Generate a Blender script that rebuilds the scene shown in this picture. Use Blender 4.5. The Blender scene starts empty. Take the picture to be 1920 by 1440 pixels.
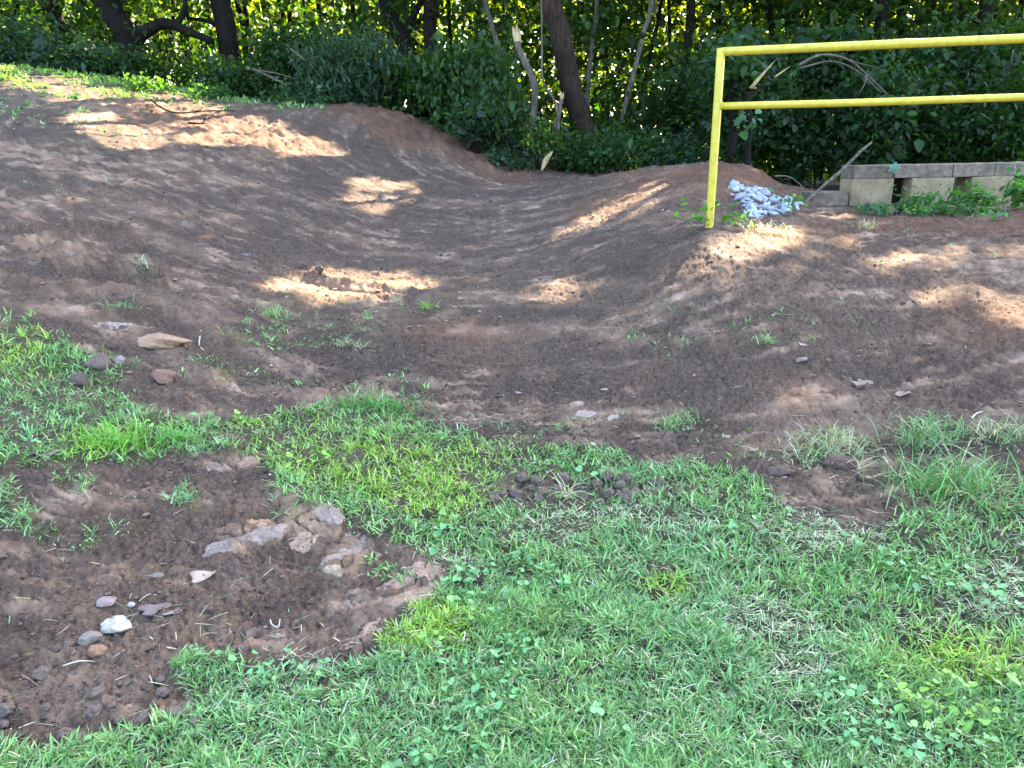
import bpy, bmesh, math
import numpy as np
from mathutils import Matrix, Vector
R = math.radians
rng = np.random.default_rng(7)
scene = bpy.context.scene
COL = scene.collection

# ------------------------------------------------------------------ camera, sky, sun, exposure
F = 1397.0; W0, H0 = 1920.0, 1440.0
PITCH, ROLL = R(17.7), R(1.0)
EYE = np.array([0.0, 0.0, 1.5])
_f = np.array([0, math.cos(PITCH), -math.sin(PITCH)])
_u0 = np.array([0, math.sin(PITCH), math.cos(PITCH)]); _r0 = np.array([1.0, 0, 0])
CR = _r0*math.cos(ROLL) - _u0*math.sin(ROLL)
CU = _u0*math.cos(ROLL) + _r0*math.sin(ROLL)
CF = _f
cam = bpy.data.cameras.new('camera'); cam_o = bpy.data.objects.new('camera', cam); COL.objects.link(cam_o)
cam.sensor_width = 36; cam.lens = F/W0*36; cam.clip_start = 0.05; cam.clip_end = 500
cam_o.matrix_world = Matrix(((CR[0], CU[0], -CF[0], EYE[0]), (CR[1], CU[1], -CF[1], EYE[1]), (CR[2], CU[2], -CF[2], EYE[2]), (0, 0, 0, 1)))
scene.camera = cam_o

SUN_EL, SUN_AZ = R(41), R(34)          # azimuth measured from +Y (ahead) towards +X
SD = np.array([math.sin(SUN_AZ)*math.cos(SUN_EL), math.cos(SUN_AZ)*math.cos(SUN_EL), math.sin(SUN_EL)])
world = bpy.data.worlds.new('World'); scene.world = world; world.use_nodes = True
nt = world.node_tree; bg = nt.nodes['Background']
sky = nt.nodes.new('ShaderNodeTexSky'); sky.sky_type = 'NISHITA'; sky.sun_disc = False
sky.dust_density = 2.5; sky.ozone_density = .6; sky.sun_elevation = SUN_EL; sky.sun_rotation = SUN_AZ
nt.links.new(sky.outputs[0], bg.inputs[0]); bg.inputs[1].default_value = 0.15
sl = bpy.data.lights.new('sun', 'SUN'); sl.energy = 5.0; sl.angle = R(0.5); sl.color = (1.0, 0.84, 0.62)
so = bpy.data.objects.new('sun', sl); COL.objects.link(so)
so.rotation_euler = Vector(SD).to_track_quat('Z', 'Y').to_euler()
scene.view_settings.view_transform = 'Standard'; scene.view_settings.look = 'None'
scene.view_settings.gamma = 1.0; scene.view_settings.exposure = 3.6
scene.render.engine = 'CYCLES'
scene.cycles.transparent_max_bounces = 8; scene.cycles.max_bounces = 8

# ------------------------------------------------------------------ projection helpers
def ray(px, py):
    px = np.asarray(px, float); py = np.asarray(py, float)
    return (CR*((px-W0/2)/F)[..., None] + CU*(-(py-H0/2)/F)[..., None] + CF)
def unp(px, py, Y):
    d = ray(px, py); return EYE + d*(np.asarray(Y, float)/d[..., 1])[..., None]
def proj(P):
    V = np.asarray(P, float)-EYE; z = V@CF; z = np.where(z < 0.05, 0.05, z)
    return W0/2 + F*(V@CR)/z, H0/2 - F*(V@CU)/z

# ------------------------------------------------------------------ noise
def _h(ix, iy, s):
    n = (ix.astype(np.int64)*374761393 + iy.astype(np.int64)*668265263 + s*1442695041) & 0xffffffff
    n = ((n ^ (n >> 13))*1274126177) & 0xffffffff
    n = (n ^ (n >> 16)) & 0xffffffff
    return n/4294967295.0
def vnoise(x, y, s=0):
    ix = np.floor(x); iy = np.floor(y); fx = x-ix; fy = y-iy
    fx = fx*fx*fx*(fx*(fx*6-15)+10); fy = fy*fy*fy*(fy*(fy*6-15)+10)
    a = _h(ix, iy, s); b = _h(ix+1, iy, s); c = _h(ix, iy+1, s); d = _h(ix+1, iy+1, s)
    return (a*(1-fx)+b*fx)*(1-fy)+(c*(1-fx)+d*fx)*fy
def fbm(x, y, o=4, s=0, g=0.5):
    t = 0; a = 1; n = 0
    for k in range(o):
        t = t + a*vnoise(x*(2.03**k)+13.7*k, y*(2.03**k)-7.1*k, s+k*17); n += a; a *= g
    return t/n
def sstep(a, b, x):
    t = np.clip((x-a)/(b-a), 0, 1); return t*t*(3-2*t)

# ------------------------------------------------------------------ terrain (thin plate through known spots)
CP = []
def cpt(px, py, Y): CP.append(unp(px, py, Y))
for px in (-500, 0, 480, 960, 1440, 1920, 2450):
    cpt(px, 1440, 1.5); cpt(px, 1200, 1.97 if px >= 480 else 1.92)
for py, Y in ((1000, 2.55), (800, 3.45), (700, 4.1), (600, 4.9), (500, 6.1), (420, 7.8), (340, 11.5)): cpt(960, py, Y)
for py, Y in ((1000, 2.4), (800, 3.1), (600, 4.1), (450, 5.3), (330, 7.0), (230, 9.2), (160, 11.6), (122, 13.2)): cpt(0, py, Y)
for py, Y in ((1000, 2.3), (700, 3.3), (450, 5.0), (230, 8.4), (90, 12.5)): cpt(-500, py, Y)
for py, Y in ((1000, 2.5), (700, 3.9), (500, 5.8), (350, 8.3), (260, 10.6), (192, 13.0)): cpt(480, py, Y)
cpt(250, 160, 13.0)
for py, Y in ((600, 4.9), (480, 6.7), (350, 9.6), (262, 11.6), (205, 13.3)): cpt(710, py, Y)
for py, Y in ((300, 11.9), (258, 13.2)): cpt(860, py, Y)
cpt(1010, 328, 12.2); cpt(1060, 305, 14.0)
for py, Y in ((322, 10.4), (365, 7.9), (420, 6.4), (500, 5.4), (600, 4.65), (800, 3.4)): cpt(1200, py, Y)
for py, Y in ((340, 7.6), (418, 5.6), (500, 4.95), (600, 4.35), (800, 3.3), (1000, 2.52)): cpt(1330, py, Y)
for py, Y in ((398, 6.9), (450, 5.7)): cpt(1430, py, Y)
cpt(1560, 399, 8.2); cpt(1700, 403, 8.2); cpt(1820, 402, 8.2); cpt(1370, 352, 7.6); cpt(1400, 306, 9.6); cpt(1290, 318, 10.2); cpt(1480, 394, 7.8); cpt(1530, 402, 8.0); cpt(1600, 404, 8.1); cpt(1530, 384, 9.4)
for py, Y in ((400, 8.1), (450, 6.1), (520, 5.0), (600, 4.3), (800, 3.25), (1000, 2.5)): cpt(1620, py, Y)
for py, Y in ((392, 8.1), (450, 6.0), (520, 4.95), (600, 4.25), (800, 3.2), (1000, 2.5)): cpt(1920, py, Y)
for py, Y in ((385, 8.1), (520, 4.8), (800, 3.1)): cpt(2450, py, Y)
for x, y, z in ((-6, -5, 0), (0, -6, 0), (6, -5, 0), (-14, 2, 1.6), (12, 3, .2), (-16, 17, 3.4), (-10, 18, 2.7), (-4, 18, 1.4), (1, 18, .7),
                (6, 18, .6), (13, 18, .6), (8, 12, .7), (13, 12, .7), (-16, 30, 1.5), (0, 30, -1.2), (15, 30, -1.0), (-20, 45, -1), (0, 45, -3), (25, 45, -3)):
    CP.append(np.array([x, y, z], float))
CP = np.array(CP); CX = CP[:, :2]
def _k(r2): return 0.5*r2*np.log(r2+1e-9)
_n = len(CP); _A = np.zeros((_n+3, _n+3))
_A[:_n, :_n] = _k(((CX[:, None]-CX[None])**2).sum(-1)) + np.eye(_n)*0.1
_A[:_n, _n] = 1; _A[:_n, _n+1:] = CX; _A[_n, :_n] = 1; _A[_n+1:, :_n] = CX.T
_w = np.linalg.solve(_A, np.concatenate([CP[:, 2], np.zeros(3)]))
def smooth_z(X, Y):
    X = np.asarray(X, float); Y = np.asarray(Y, float); sh = X.shape
    x = np.clip(X.ravel(), -26, 30); y = np.clip(Y.ravel(), -8, 50)
    out = _w[_n] + _w[_n+1]*x + _w[_n+2]*y
    for i in range(_n): out = out + _w[i]*_k((x-CX[i, 0])**2+(y-CX[i, 1])**2)
    return out.reshape(sh)
def at(px, py, ymin=0.6, ymax=24):
    Y = np.exp(np.linspace(math.log(ymin), math.log(ymax), 900)); P = unp(np.full(900, px), np.full(900, py), Y)
    d = P[:, 2]-smooth_z(P[:, 0], P[:, 1]); k = np.argmax(d < 0)
    if d[k] >= 0: k = 899
    return P[k]

# ------------------------------------------------------------------ masks painted as areas of the plot
GS = 4; GW, GH = 480, 360
_gy, _gx = np.mgrid[0:GH, 0:GW]; _gx = _gx*GS+2.0; _gy = _gy*GS+2.0
def poly(pts):
    m = np.zeros((GH, GW), bool); n = len(pts)
    for i in range(n):
        x0, y0 = pts[i]; x1, y1 = pts[(i+1) % n]
        if y0 == y1: continue
        c = ((y0 > _gy) != (y1 > _gy)) & (_gx < (x1-x0)*(_gy-y0)/(y1-y0)+x0); m ^= c
    return m.astype(float)
def ell(cx, cy, rx, ry, a=0, ky=1.0):
    ry = ry*ky; rx = rx*(1+(ky-1)*.35)
    c, s = math.cos(R(a)), math.sin(R(a)); dx, dy = _gx-cx, _gy-cy
    u = (dx*c+dy*s)/rx; v = (-dx*s+dy*c)/ry
    return np.clip(1.6-1.3*(u*u+v*v), 0, 1)
def blur(m, n):
    for _ in range(n):
        p = np.pad(m, 1, mode='edge')
        m = (p[1:-1, 1:-1]*2+p[:-2, 1:-1]+p[2:, 1:-1]+p[1:-1, :-2]+p[1:-1, 2:])/6
    return m
def samp(m, X, Y, Z, warp=0.0, seed=3):
    px, py = proj(np.stack([X, Y, Z], -1))
    if warp:
        sc = 2.6
        px = px + warp*1.4*(fbm(X*sc, Y*sc, 4, seed)-.5); py = py + warp*(fbm(X*sc+40, Y*sc, 4, seed+5)-.5)
    gx = np.clip(px/GS-.5, 0, GW-1.01); gy = np.clip(py/GS-.5, 0, GH-1.01)
    ix = gx.astype(int); iy = gy.astype(int); fx = gx-ix; fy = gy-iy
    return (m[iy, ix]*(1-fx)+m[iy, ix+1]*fx)*(1-fy)+(m[iy+1, ix]*(1-fx)+m[iy+1, ix+1]*fx)*fy

gA = poly([(-50, 570), (60, 610), (140, 640), (235, 665), (215, 720), (245, 765), (300, 790), (400, 795), (520, 775), (620, 775), (750, 762), (800, 790), (960, 830),
           (1100, 858), (1230, 880), (1300, 868), (1400, 890), (1470, 965), (1600, 1000), (1700, 965), (1850, 955), (1990, 960), (1990, 1500), (-60, 1500)])
gB = poly([(-60, 885), (60, 872), (120, 868), (230, 878), (390, 858), (480, 862), (500, 930), (620, 960), (720, 1020), (845, 1085), (800, 1150), (660, 1230), (600, 1262),
           (420, 1250), (352, 1260), (385, 1340), (250, 1392), (140, 1420), (60, 1420), (-60, 1400)])
GM = gA*(1-gB)
for e, v in (((1060, 925, 150, 26, 0), .75), ((1560, 925, 110, 34, 5), .6), ((1440, 1190, 90, 30, 10), .35), ((1500, 1270, 60, 20, 0), .3), ((420, 825, 40, 10, -10), .7),
             ((1290, 905, 60, 14, 0), .5), ((1850, 1010, 60, 20, 0), .4), ((660, 985, 50, 12, 30), .5), ((980, 870, 90, 14, 10), .35), ((620, 1300, 40, 25, 0), .6), ((1180, 985, 60, 14, 0), .3)):
    GM = GM*(1-v*.8*ell(*e))
for e, v in (((60, 1000, 50, 35, 20), .55), ((150, 920, 45, 30, 30), .5), ((180, 1020, 70, 16, -18), .4), ((335, 950, 25, 14, 0), .8), ((10, 950, 30, 50, 0), .7), ((720, 1075, 60, 12, 25), .45),
             ((600, 1260, 60, 12, 0), .5), ((390, 1270, 25, 40, 0), .4), ((510, 950, 22, 40, 0), .5), ((1730, 800, 60, 22, 0), .7), ((1550, 840, 70, 36, 10), .5), ((1860, 830, 60, 26, 0), .4),
             ((1280, 800, 60, 12, 0), .35), ((560, 620, 190, 50, 0), .2), ((150, 300, 200, 50, 8), .12), ((700, 560, 160, 24, 6), .15), ((1350, 600, 300, 60, 0), .05), ((1700, 470, 200, 30, 0), .05), ((420, 700, 160, 22, 5), .28), ((720, 720, 120, 20, 0), .25), ((240, 590, 50, 12, -10), .3), ((60, 350, 60, 30, 0), .12),
             ((180, 340, 50, 16, 0), .1), ((500, 590, 60, 10, 0), .12), ((1190, 800, 60, 25, 0), .12), ((300, 320, 80, 20, 10), .1), ((800, 540, 60, 20, 0), .12), ((1430, 650, 20, 8, 0), .3),
             ((30, 190, 60, 18, 8), .2), ((290, 160, 40, 8, 5), .9), ((180, 240, 120, 30, 8), .12), ((1000, 800, 120, 25, 4), .22), ((1400, 830, 80, 25, 4), .2)):
    GM = np.maximum(GM, v*ell(*e))
lawn_strip = poly([(-60, 108), (160, 128), (420, 160), (640, 180), (640, 200), (420, 186), (250, 178), (110, 160), (-60, 145)])
GM = np.maximum(GM, lawn_strip*.9); GM = np.maximum(blur(GM, 3), .36*blur(GM, 26))
LIME = np.zeros((GH, GW))
for e in ((700, 870, 260, 60, 6), (230, 830, 110, 36, 0), (820, 940, 120, 40, 10), (1800, 1300, 170, 120, 0), (40, 640, 80, 60, 0), (800, 1200, 120, 60, 0), (100, 150, 300, 30, 6),
          (620, 1350, 90, 50, 0), (560, 800, 160, 20, 0), (1250, 1090, 60, 30, 0)): LIME = np.maximum(LIME, ell(*e))
LIME = blur(LIME, 6)
PALE = np.zeros((GH, GW))
for e in ((1230, 985, 140, 30, 0), (1520, 990, 150, 45, 5), (1440, 1190, 130, 45, 8), (1560, 880, 110, 40, 5), (1500, 1270, 80, 30, 0), (1050, 990, 120, 30, 0), (850, 1060, 60, 30, 0), (1850, 1120, 100, 50, 0),
          (560, 1260, 90, 25, 0), (900, 800, 80, 20, 0)): PALE = np.maximum(PALE, ell(*e))
PALE = blur(PALE, 4)
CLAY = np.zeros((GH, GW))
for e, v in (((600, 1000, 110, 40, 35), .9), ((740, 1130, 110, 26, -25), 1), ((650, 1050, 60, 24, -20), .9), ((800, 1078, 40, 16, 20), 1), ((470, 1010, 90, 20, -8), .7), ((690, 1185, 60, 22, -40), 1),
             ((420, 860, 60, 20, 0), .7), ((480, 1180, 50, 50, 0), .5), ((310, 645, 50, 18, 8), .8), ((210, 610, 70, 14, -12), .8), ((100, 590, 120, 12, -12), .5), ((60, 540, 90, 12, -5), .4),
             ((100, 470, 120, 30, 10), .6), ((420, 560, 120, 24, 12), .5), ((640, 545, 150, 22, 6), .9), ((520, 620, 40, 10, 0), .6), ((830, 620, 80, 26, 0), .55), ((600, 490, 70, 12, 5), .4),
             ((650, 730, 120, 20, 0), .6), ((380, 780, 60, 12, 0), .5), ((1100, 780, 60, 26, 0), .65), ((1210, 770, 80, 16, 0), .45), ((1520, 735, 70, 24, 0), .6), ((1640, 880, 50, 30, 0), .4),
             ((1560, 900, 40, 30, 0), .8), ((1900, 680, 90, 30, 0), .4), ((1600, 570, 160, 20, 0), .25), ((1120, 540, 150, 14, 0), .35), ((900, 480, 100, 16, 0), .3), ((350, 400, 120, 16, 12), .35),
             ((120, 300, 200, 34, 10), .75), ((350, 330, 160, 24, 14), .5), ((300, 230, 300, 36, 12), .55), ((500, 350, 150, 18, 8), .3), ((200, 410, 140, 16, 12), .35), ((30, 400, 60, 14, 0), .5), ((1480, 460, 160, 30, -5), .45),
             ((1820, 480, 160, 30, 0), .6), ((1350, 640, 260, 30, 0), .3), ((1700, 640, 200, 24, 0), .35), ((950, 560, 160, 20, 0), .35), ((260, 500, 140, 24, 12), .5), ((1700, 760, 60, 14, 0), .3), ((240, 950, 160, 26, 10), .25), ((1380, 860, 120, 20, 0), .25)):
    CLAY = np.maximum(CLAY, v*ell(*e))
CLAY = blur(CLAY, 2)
RED = np.zeros((GH, GW))
for e, v in (((760, 230, 150, 50, 14), .9), ((900, 290, 130, 40, 16), .7), ((1260, 330, 140, 22, 0), .8), ((1400, 320, 120, 26, 0), 1), ((1800, 420, 260, 28, 0), .8), ((400, 240, 240, 40, 12), .6),
             ((1860, 600, 120, 50, 0), .5), ((1500, 440, 140, 20, 0), .6), ((1150, 380, 110, 30, -25), .5), ((640, 545, 120, 20, 6), .5), ((850, 630, 100, 30, 0), .5), ((1400, 360, 160, 20, 0), .7), ((1540, 730, 80, 30, 0), .4)):
    RED = np.maximum(RED, v*ell(*e))
RED = blur(RED, 5)
SUNM = np.zeros((GH, GW))
for e, v in (((345, 205, 70, 12, 9), 1), ((430, 234, 75, 13, 10), 1), ((540, 262, 95, 13, 12), 1), ((600, 282, 60, 9, 10), .8), ((230, 245, 85, 16, 12), .62), ((170, 178, 130, 8, 8), .8),
             ((60, 150, 100, 9, 8), .8), ((300, 182, 90, 6, 8), .75), ((400, 268, 40, 6, 5), .5), ((240, 270, 50, 7, 8), .6), ((710, 346, 58, 7, 2), .55), ((735, 374, 24, 8, 0), .6), ((708, 396, 16, 5, 0), .5),
             ((620, 546, 110, 11, 9), .75), ((700, 528, 95, 12, 5), .65), ((800, 532, 60, 7, 0), .4), ((1070, 541, 46, 12, -5), .65), ((1150, 398, 62, 10, -28), .4), ((1222, 372, 46, 5, -28), .45),
             ((968, 405, 20, 4, 0), .5), ((1225, 528, 36, 12, -30), .65), ((1330, 508, 130, 9, -6), .75), ((1400, 478, 85, 20, -15), .7), ((1440, 445, 60, 12, -10), .55), ((1560, 462, 90, 8, -8), .4),
             ((1660, 490, 55, 9, 0), .5), ((1880, 565, 75, 14, 6), .7), ((1790, 548, 50, 5, 0), .5), ((1900, 605, 40, 22, 20), .6), ((1670, 512, 40, 5, 0), .6), ((1860, 470, 70, 6, 0), .3),
             ((1515, 735, 50, 20, 0), .25), ((460, 592, 40, 7, 10), .35), ((1340, 384, 18, 5, 0), .7), ((20, 424, 36, 8, 0), .3), ((350, 440, 40, 6, 8), .3), ((1110, 605, 40, 7, 0), .2), ((1560, 905, 30, 16, 0), .25), ((1550, 405, 40, 4, 0), .45)):
    SUNM = np.maximum(SUNM, v*ell(*e, ky=1.65))

for e in ((300, 225, 330, 45, 10), (620, 545, 200, 26, 6), (1400, 490, 230, 40, -8), (1820, 540, 200, 60, 0), (1160, 395, 140, 30, -25), (710, 365, 90, 26, 0), (100, 150, 200, 14, 8), (1070, 541, 80, 20, 0), (1540, 740, 90, 26, 0)):
    SUNM = np.maximum(SUNM, .27*ell(*e))
# raised lips, cracks and tyre marks: (points, height, half width)
LINES = [([(500, 512), (560, 526), (640, 545), (720, 560), (830, 578)], -0.07, .03), ([(520, 505), (620, 530), (740, 552), (840, 566)], .045, .05),
         ([(540, 935), (620, 975), (700, 1010), (760, 1050), (830, 1078)], .022, .05), ([(655, 1225), (720, 1180), (800, 1125)], .02, .045), ([(585, 1250), (640, 1210), (700, 1170)], -.02, .012),
         ([(610, 1090), (680, 1050), (700, 1030)], .02, .03), ([(440, 1030), (520, 1005), (550, 975)], .015, .03), ([(480, 1200), (560, 1160), (640, 1120), (700, 1090)], -.008, .01),
         ([(630, 1020), (660, 1000)], -.015, .008), ([(690, 1140), (740, 1110), (800, 1100)], -.012, .008)]
for k in range(9):
    LINES.append(([(20+k*22, 440+k*20), (150+k*20, 425+k*21), (240+k*14, 436+k*20)], .05, .03))
for k in range(5):
    LINES.append(([(1090-k*5, 350+k*16), (1190-k*14, 368+k*18), (1290-k*30, 350+k*22)], .012, .06))
for k in range(4):
    LINES.append(([(1500+k*15, 430+k*30), (1650+k*25, 440+k*30), (1850+k*30, 436+k*30)], .016, .05))
LW = []
for pts, h, w in LINES:
    P = np.array([at(a, b)[:2] for a, b in pts]); LW.append((P, h, w))
def lines_z(X, Y):
    out = np.zeros_like(X)
    for P, h, w in LW:
        lo = P.min(0)-4*w; hi = P.max(0)+4*w
        s = np.nonzero((X > lo[0]) & (X < hi[0]) & (Y > lo[1]) & (Y < hi[1]))
        if not len(s[0]): continue
        x = X[s]; y = Y[s]; x = x+.06*(fbm(x*7, y*7, 3, 91)-.5); y = y+.12*(fbm(x*7+9, y*7, 3, 92)-.5)
        dm = np.full(x.shape, 9.0)
        for a, b in zip(P[:-1], P[1:]):
            d = b-a; t = np.clip(((x-a[0])*d[0]+(y-a[1])*d[1])/(d@d), 0, 1)
            dm = np.minimum(dm, np.hypot(x-a[0]-t*d[0], y-a[1]-t*d[1]))
        out[s] += h*np.exp(-(dm/w)**2)*(.5+fbm(x*11, y*11, 2, 5))
    return out
SC = np.array([0.3, 12.3])
def voro(x, y, s=0):
    ix = np.floor(x); iy = np.floor(y); f1 = np.full(x.shape, 9.0); f2 = np.full(x.shape, 9.0); idn = np.zeros(x.shape)
    for a in (-1, 0, 1):
        for b in (-1, 0, 1):
            jx = ix+a; jy = iy+b; cx = jx+_h(jx, jy, s+1); cy = jy+_h(jx, jy, s+2); d = np.hypot(x-cx, y-cy); nid = _h(jx, jy, s+3)
            m = d < f1; f2 = np.where(m, f1, np.minimum(f2, d)); idn = np.where(m, nid, idn); f1 = np.where(m, d, f1)
    return f1, f2, idn
def detail(X, Y, Z):
    """returns dz, grass, clay(plate), red"""
    g = samp(GM, X, Y, Z, 78); cl = samp(CLAY, X, Y, Z, 60, 8); rd = samp(RED, X, Y, Z, 60, 21)
    dist = np.hypot(X, Y)
    r = np.hypot(X-SC[0], Y-SC[1]); th = np.arctan2(X-SC[0], SC[1]-Y)
    wob = fbm(X*.9, Y*.9, 3, 61)
    st = fbm(r*5.5+wob*3, th*2.2*np.maximum(r, 1)*.35, 3, 31)         # long grading streaks
    n1 = fbm(X*1.3, Y*1.3, 3, 1); n2 = fbm(X*7, Y*7, 4, 2, .55); n3 = fbm(X*34, Y*34, 3, 4, .6)
    pl = sstep(.50, .56, fbm(X*5.2+n1, Y*5.2, 4, 44, .55)*.62 + cl*.33 + (st-.5)*.25)   # smeared crusts with crisp rims
    rough = 1-.6*pl
    st2 = fbm(r*13+wob*6, th*r*1.7, 3, 131)
    dz = (n1-.5)*.026 + (st-.5)*.012 + (st2-.5)*.014 + (n2-.5)*.05*rough + pl*.010 + lines_z(X, Y)
    bl = np.abs(fbm(X*15, Y*15, 3, 77, .6)-.5)*2; dz += (bl-.25)*.03*rough
    cm = sstep(.40, .58, fbm(X*2.3, Y*2.3, 3, 611))*(1-g)
    for sc_, am, lim in ((11., .011, 11.), (27., .006, 6.), (58., .004, 3.2)):
        s = np.nonzero((dist < lim) & (cm > .02) & (Y > 0))
        f1, f2, idn = voro(X[s]*sc_+fbm(X[s]*sc_*1.3, Y[s]*sc_*1.3, 2, 612)*.6, Y[s]*sc_, int(sc_))
        dz[s] += cm[s]*am*(.15+.85*rough[s])*np.clip(idn-.35, 0, 1)*1.6*(1-sstep(.25, .62, f1))*sstep(lim, lim*.8, dist[s])
    s = np.nonzero((cl > .2) & (dist < 8.5))
    if len(s[0]):
        x = X[s]; y = Y[s]; wx = x+.05*(fbm(x*9, y*9, 3, 401)-.5)*2; wy = y+.05*(fbm(x*9+31, y*9, 3, 402)-.5)*2
        sc_ = 6.5; f1, f2, idn = voro(wx*sc_*(1+.0*x), wy*sc_*1.25, 5); e_ = f2-f1; k_ = sstep(.25, .7, cl[s])
        up = (idn > .35)*1.0; pl2 = sstep(.03, .10, e_)*up
        tilt = (idn-.5)*.5*(wx*sc_-np.floor(wx*sc_)-.5)+(np.mod(idn*7, 1)-.5)*.5*(wy*sc_*1.25-np.floor(wy*sc_*1.25)-.5)
        dz[s] += k_*(pl2*(.008+.008*tilt)-.010*sstep(.09, .0, e_)); pl[s] = np.maximum(pl[s]*(1-k_), pl[s]*(1-k_)+k_*pl2)
    dz += (np.abs(n3-.5)*-.045+.008)*(.35+.65*rough)*sstep(14, 4, dist)
    n4 = fbm(X*95, Y*95, 2, 14); dz += (n4-.5)*.012*(.4+.6*rough)*sstep(7, 2, dist)
    far = sstep(12.5, 14, Y); dz = dz*(1-.5*far) + far*(n1-.5)*.1
    bank = samp(RED, X, Y, Z, 0)*sstep(9, 11, Y)
    dz += bank*(n2-.4)*.16
    dz += g*.008
    return dz, g, pl, rd, st
def gz(X, Y):
    X = np.atleast_1d(np.asarray(X, float)); Y = np.atleast_1d(np.asarray(Y, float))
    z = smooth_z(X, Y); return z + detail(X, Y, z)[0]
def gpt(px, py):
    p = at(px, py); return np.array([p[0], p[1], gz(p[0], p[1])[0]])

# ------------------------------------------------------------------ object helpers
def link(o, parent=None):
    COL.objects.link(o)
    if parent is not None: o.parent = parent
    return o
def tag(o, label=None, cat=None, group=None, kind=None):
    if label: o['label'] = label
    if cat: o['category'] = cat
    if group: o['group'] = group
    if kind: o['kind'] = kind
    return o
def empty(name, loc, label, cat, group=None):
    o = bpy.data.objects.new(name, None); o.location = loc; o.empty_display_size = .1; link(o); return tag(o, label, cat, group)
def nmesh(name, V, Fc, mat, parent=None, col=None, smooth=False, loc=None):
    """V (n,3), Fc: array (m,3|4) or list of arrays; world coordinates; loc = object origin"""
    V = np.asarray(V, np.float32)
    if isinstance(Fc, np.ndarray): Fc = [Fc]
    org = np.zeros(3)
    if parent is not None: org = np.array(parent['_w'] if '_w' in parent else parent.location)
    elif loc is not None: org = np.array(loc)
    me = bpy.data.meshes.new(name)
    me.vertices.add(len(V)); me.vertices.foreach_set('co', (V-org.astype(np.float32)).ravel())
    li = np.concatenate([f.ravel() for f in Fc]).astype(np.int32)
    tot = np.concatenate([np.full(len(f), f.shape[1], np.int32) for f in Fc]); st = np.concatenate([[0], np.cumsum(tot)[:-1]]).astype(np.int32)
    me.loops.add(len(li)); me.loops.foreach_set('vertex_index', li)
    me.polygons.add(len(tot)); me.polygons.foreach_set('loop_start', st); me.polygons.foreach_set('loop_total', tot)
    if smooth: me.polygons.foreach_set('use_smooth', np.ones(len(tot), bool))
    me.update(calc_edges=True); me.validate()
    if col is not None:
        a = me.attributes.new('col', 'FLOAT_COLOR', 'POINT'); c = np.ones((len(V), 4), np.float32); c[:, :3] = col; a.data.foreach_set('color', c.ravel())
    if mat: me.materials.append(mat)
    o = bpy.data.objects.new(name, me)
    if parent is None: o.location = org
    return link(o, parent)

# ------------------------------------------------------------------ materials
def newmat(name):
    m = bpy.data.materials.new(name); m.use_nodes = True; n = m.node_tree.nodes; return m, n, m.node_tree.links, n['Principled BSDF']
def noise_node(n, l, scale, detail=4, rough=.6, vec=None):
    t = n.new('ShaderNodeTexNoise'); t.inputs['Scale'].default_value = scale; t.inputs['Detail'].default_value = detail; t.inputs['Roughness'].default_value = rough
    if vec: l.new(vec, t.inputs['Vector'])
    return t
def ramp(n, l, src, stops):
    r = n.new('ShaderNodeValToRGB'); l.new(src, r.inputs[0]); e = r.color_ramp.elements
    e[0].position, e[0].color = stops[0][0], (*stops[0][1], 1); e[1].position, e[1].color = stops[-1][0], (*stops[-1][1], 1)
    for p, c in stops[1:-1]:
        k = e.new(p); k.color = (*c, 1)
    return r
def mixc(n, l, fac, a, b, mode='MIX'):
    m = n.new('ShaderNodeMix'); m.data_type = 'RGBA'; m.blend_type = mode
    for s, v in ((0, fac), (6, a), (7, b)):
        if isinstance(v, (int, float)): m.inputs[s].default_value = v
        elif isinstance(v, tuple): m.inputs[s].default_value = (*v, 1)
        else: l.new(v, m.inputs[s])
    return m.outputs[2]
def bump(n, l, h, s, d, bs):
    b = n.new('ShaderNodeBump'); b.inputs['Strength'].default_value = s; b.inputs['Distance'].default_value = d; l.new(h, b.inputs['Height']); l.new(b.outputs[0], bs.inputs['Normal']); return b
def leafmat(name, tint=(1, 1, 1), trans=.45, rough=.5, tcol=(1.5, 1.5, .45)):
    m, n, l, b = newmat(name)
    a = n.new('ShaderNodeAttribute'); a.attribute_name = 'col'
    c = mixc(n, l, 1.0, a.outputs['Color'], tint, 'MULTIPLY'); l.new(c, b.inputs['Base Color'])
    b.inputs['Roughness'].default_value = rough; b.inputs['Specular IOR Level'].default_value = .25
    t = n.new('ShaderNodeBsdfTranslucent'); tc = mixc(n, l, 1.0, c, tcol, 'MULTIPLY'); l.new(tc, t.inputs[0])
    mx = n.new('ShaderNodeMixShader'); mx.inputs[0].default_value = trans
    l.new(b.outputs[0], mx.inputs[1]); l.new(t.outputs[0], mx.inputs[2]); l.new(mx.outputs[0], n['Material Output'].inputs[0]); return m
def colmat(name, rough=.9, bs=.4, scale=60, spec=.2):
    m, n, l, b = newmat(name); a = n.new('ShaderNodeAttribute'); a.attribute_name = 'col'
    geo = n.new('ShaderNodeNewGeometry'); t = noise_node(n, l, scale, 5, .65, geo.outputs['Position'])
    r = ramp(n, l, t.outputs[0], [(.3, (.62, .62, .62)), (.7, (1.25, 1.25, 1.25))])
    l.new(mixc(n, l, 1.0, a.outputs['Color'], r.outputs[0], 'MULTIPLY'), b.inputs['Base Color'])
    b.inputs['Roughness'].default_value = rough; b.inputs['Specular IOR Level'].default_value = spec; bump(n, l, t.outputs[0], bs, .01, b); return m
M = {}
M['leaf'] = leafmat('leaf', tcol=(2.6, 2.5, .5)); M['farleaf'] = leafmat('sunlit leaf', trans=.6, tcol=(2.6, 2.4, .5)); M['grass'] = leafmat('grass blade', trans=.25, rough=.42, tcol=(1.2, 1.3, .6))
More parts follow.
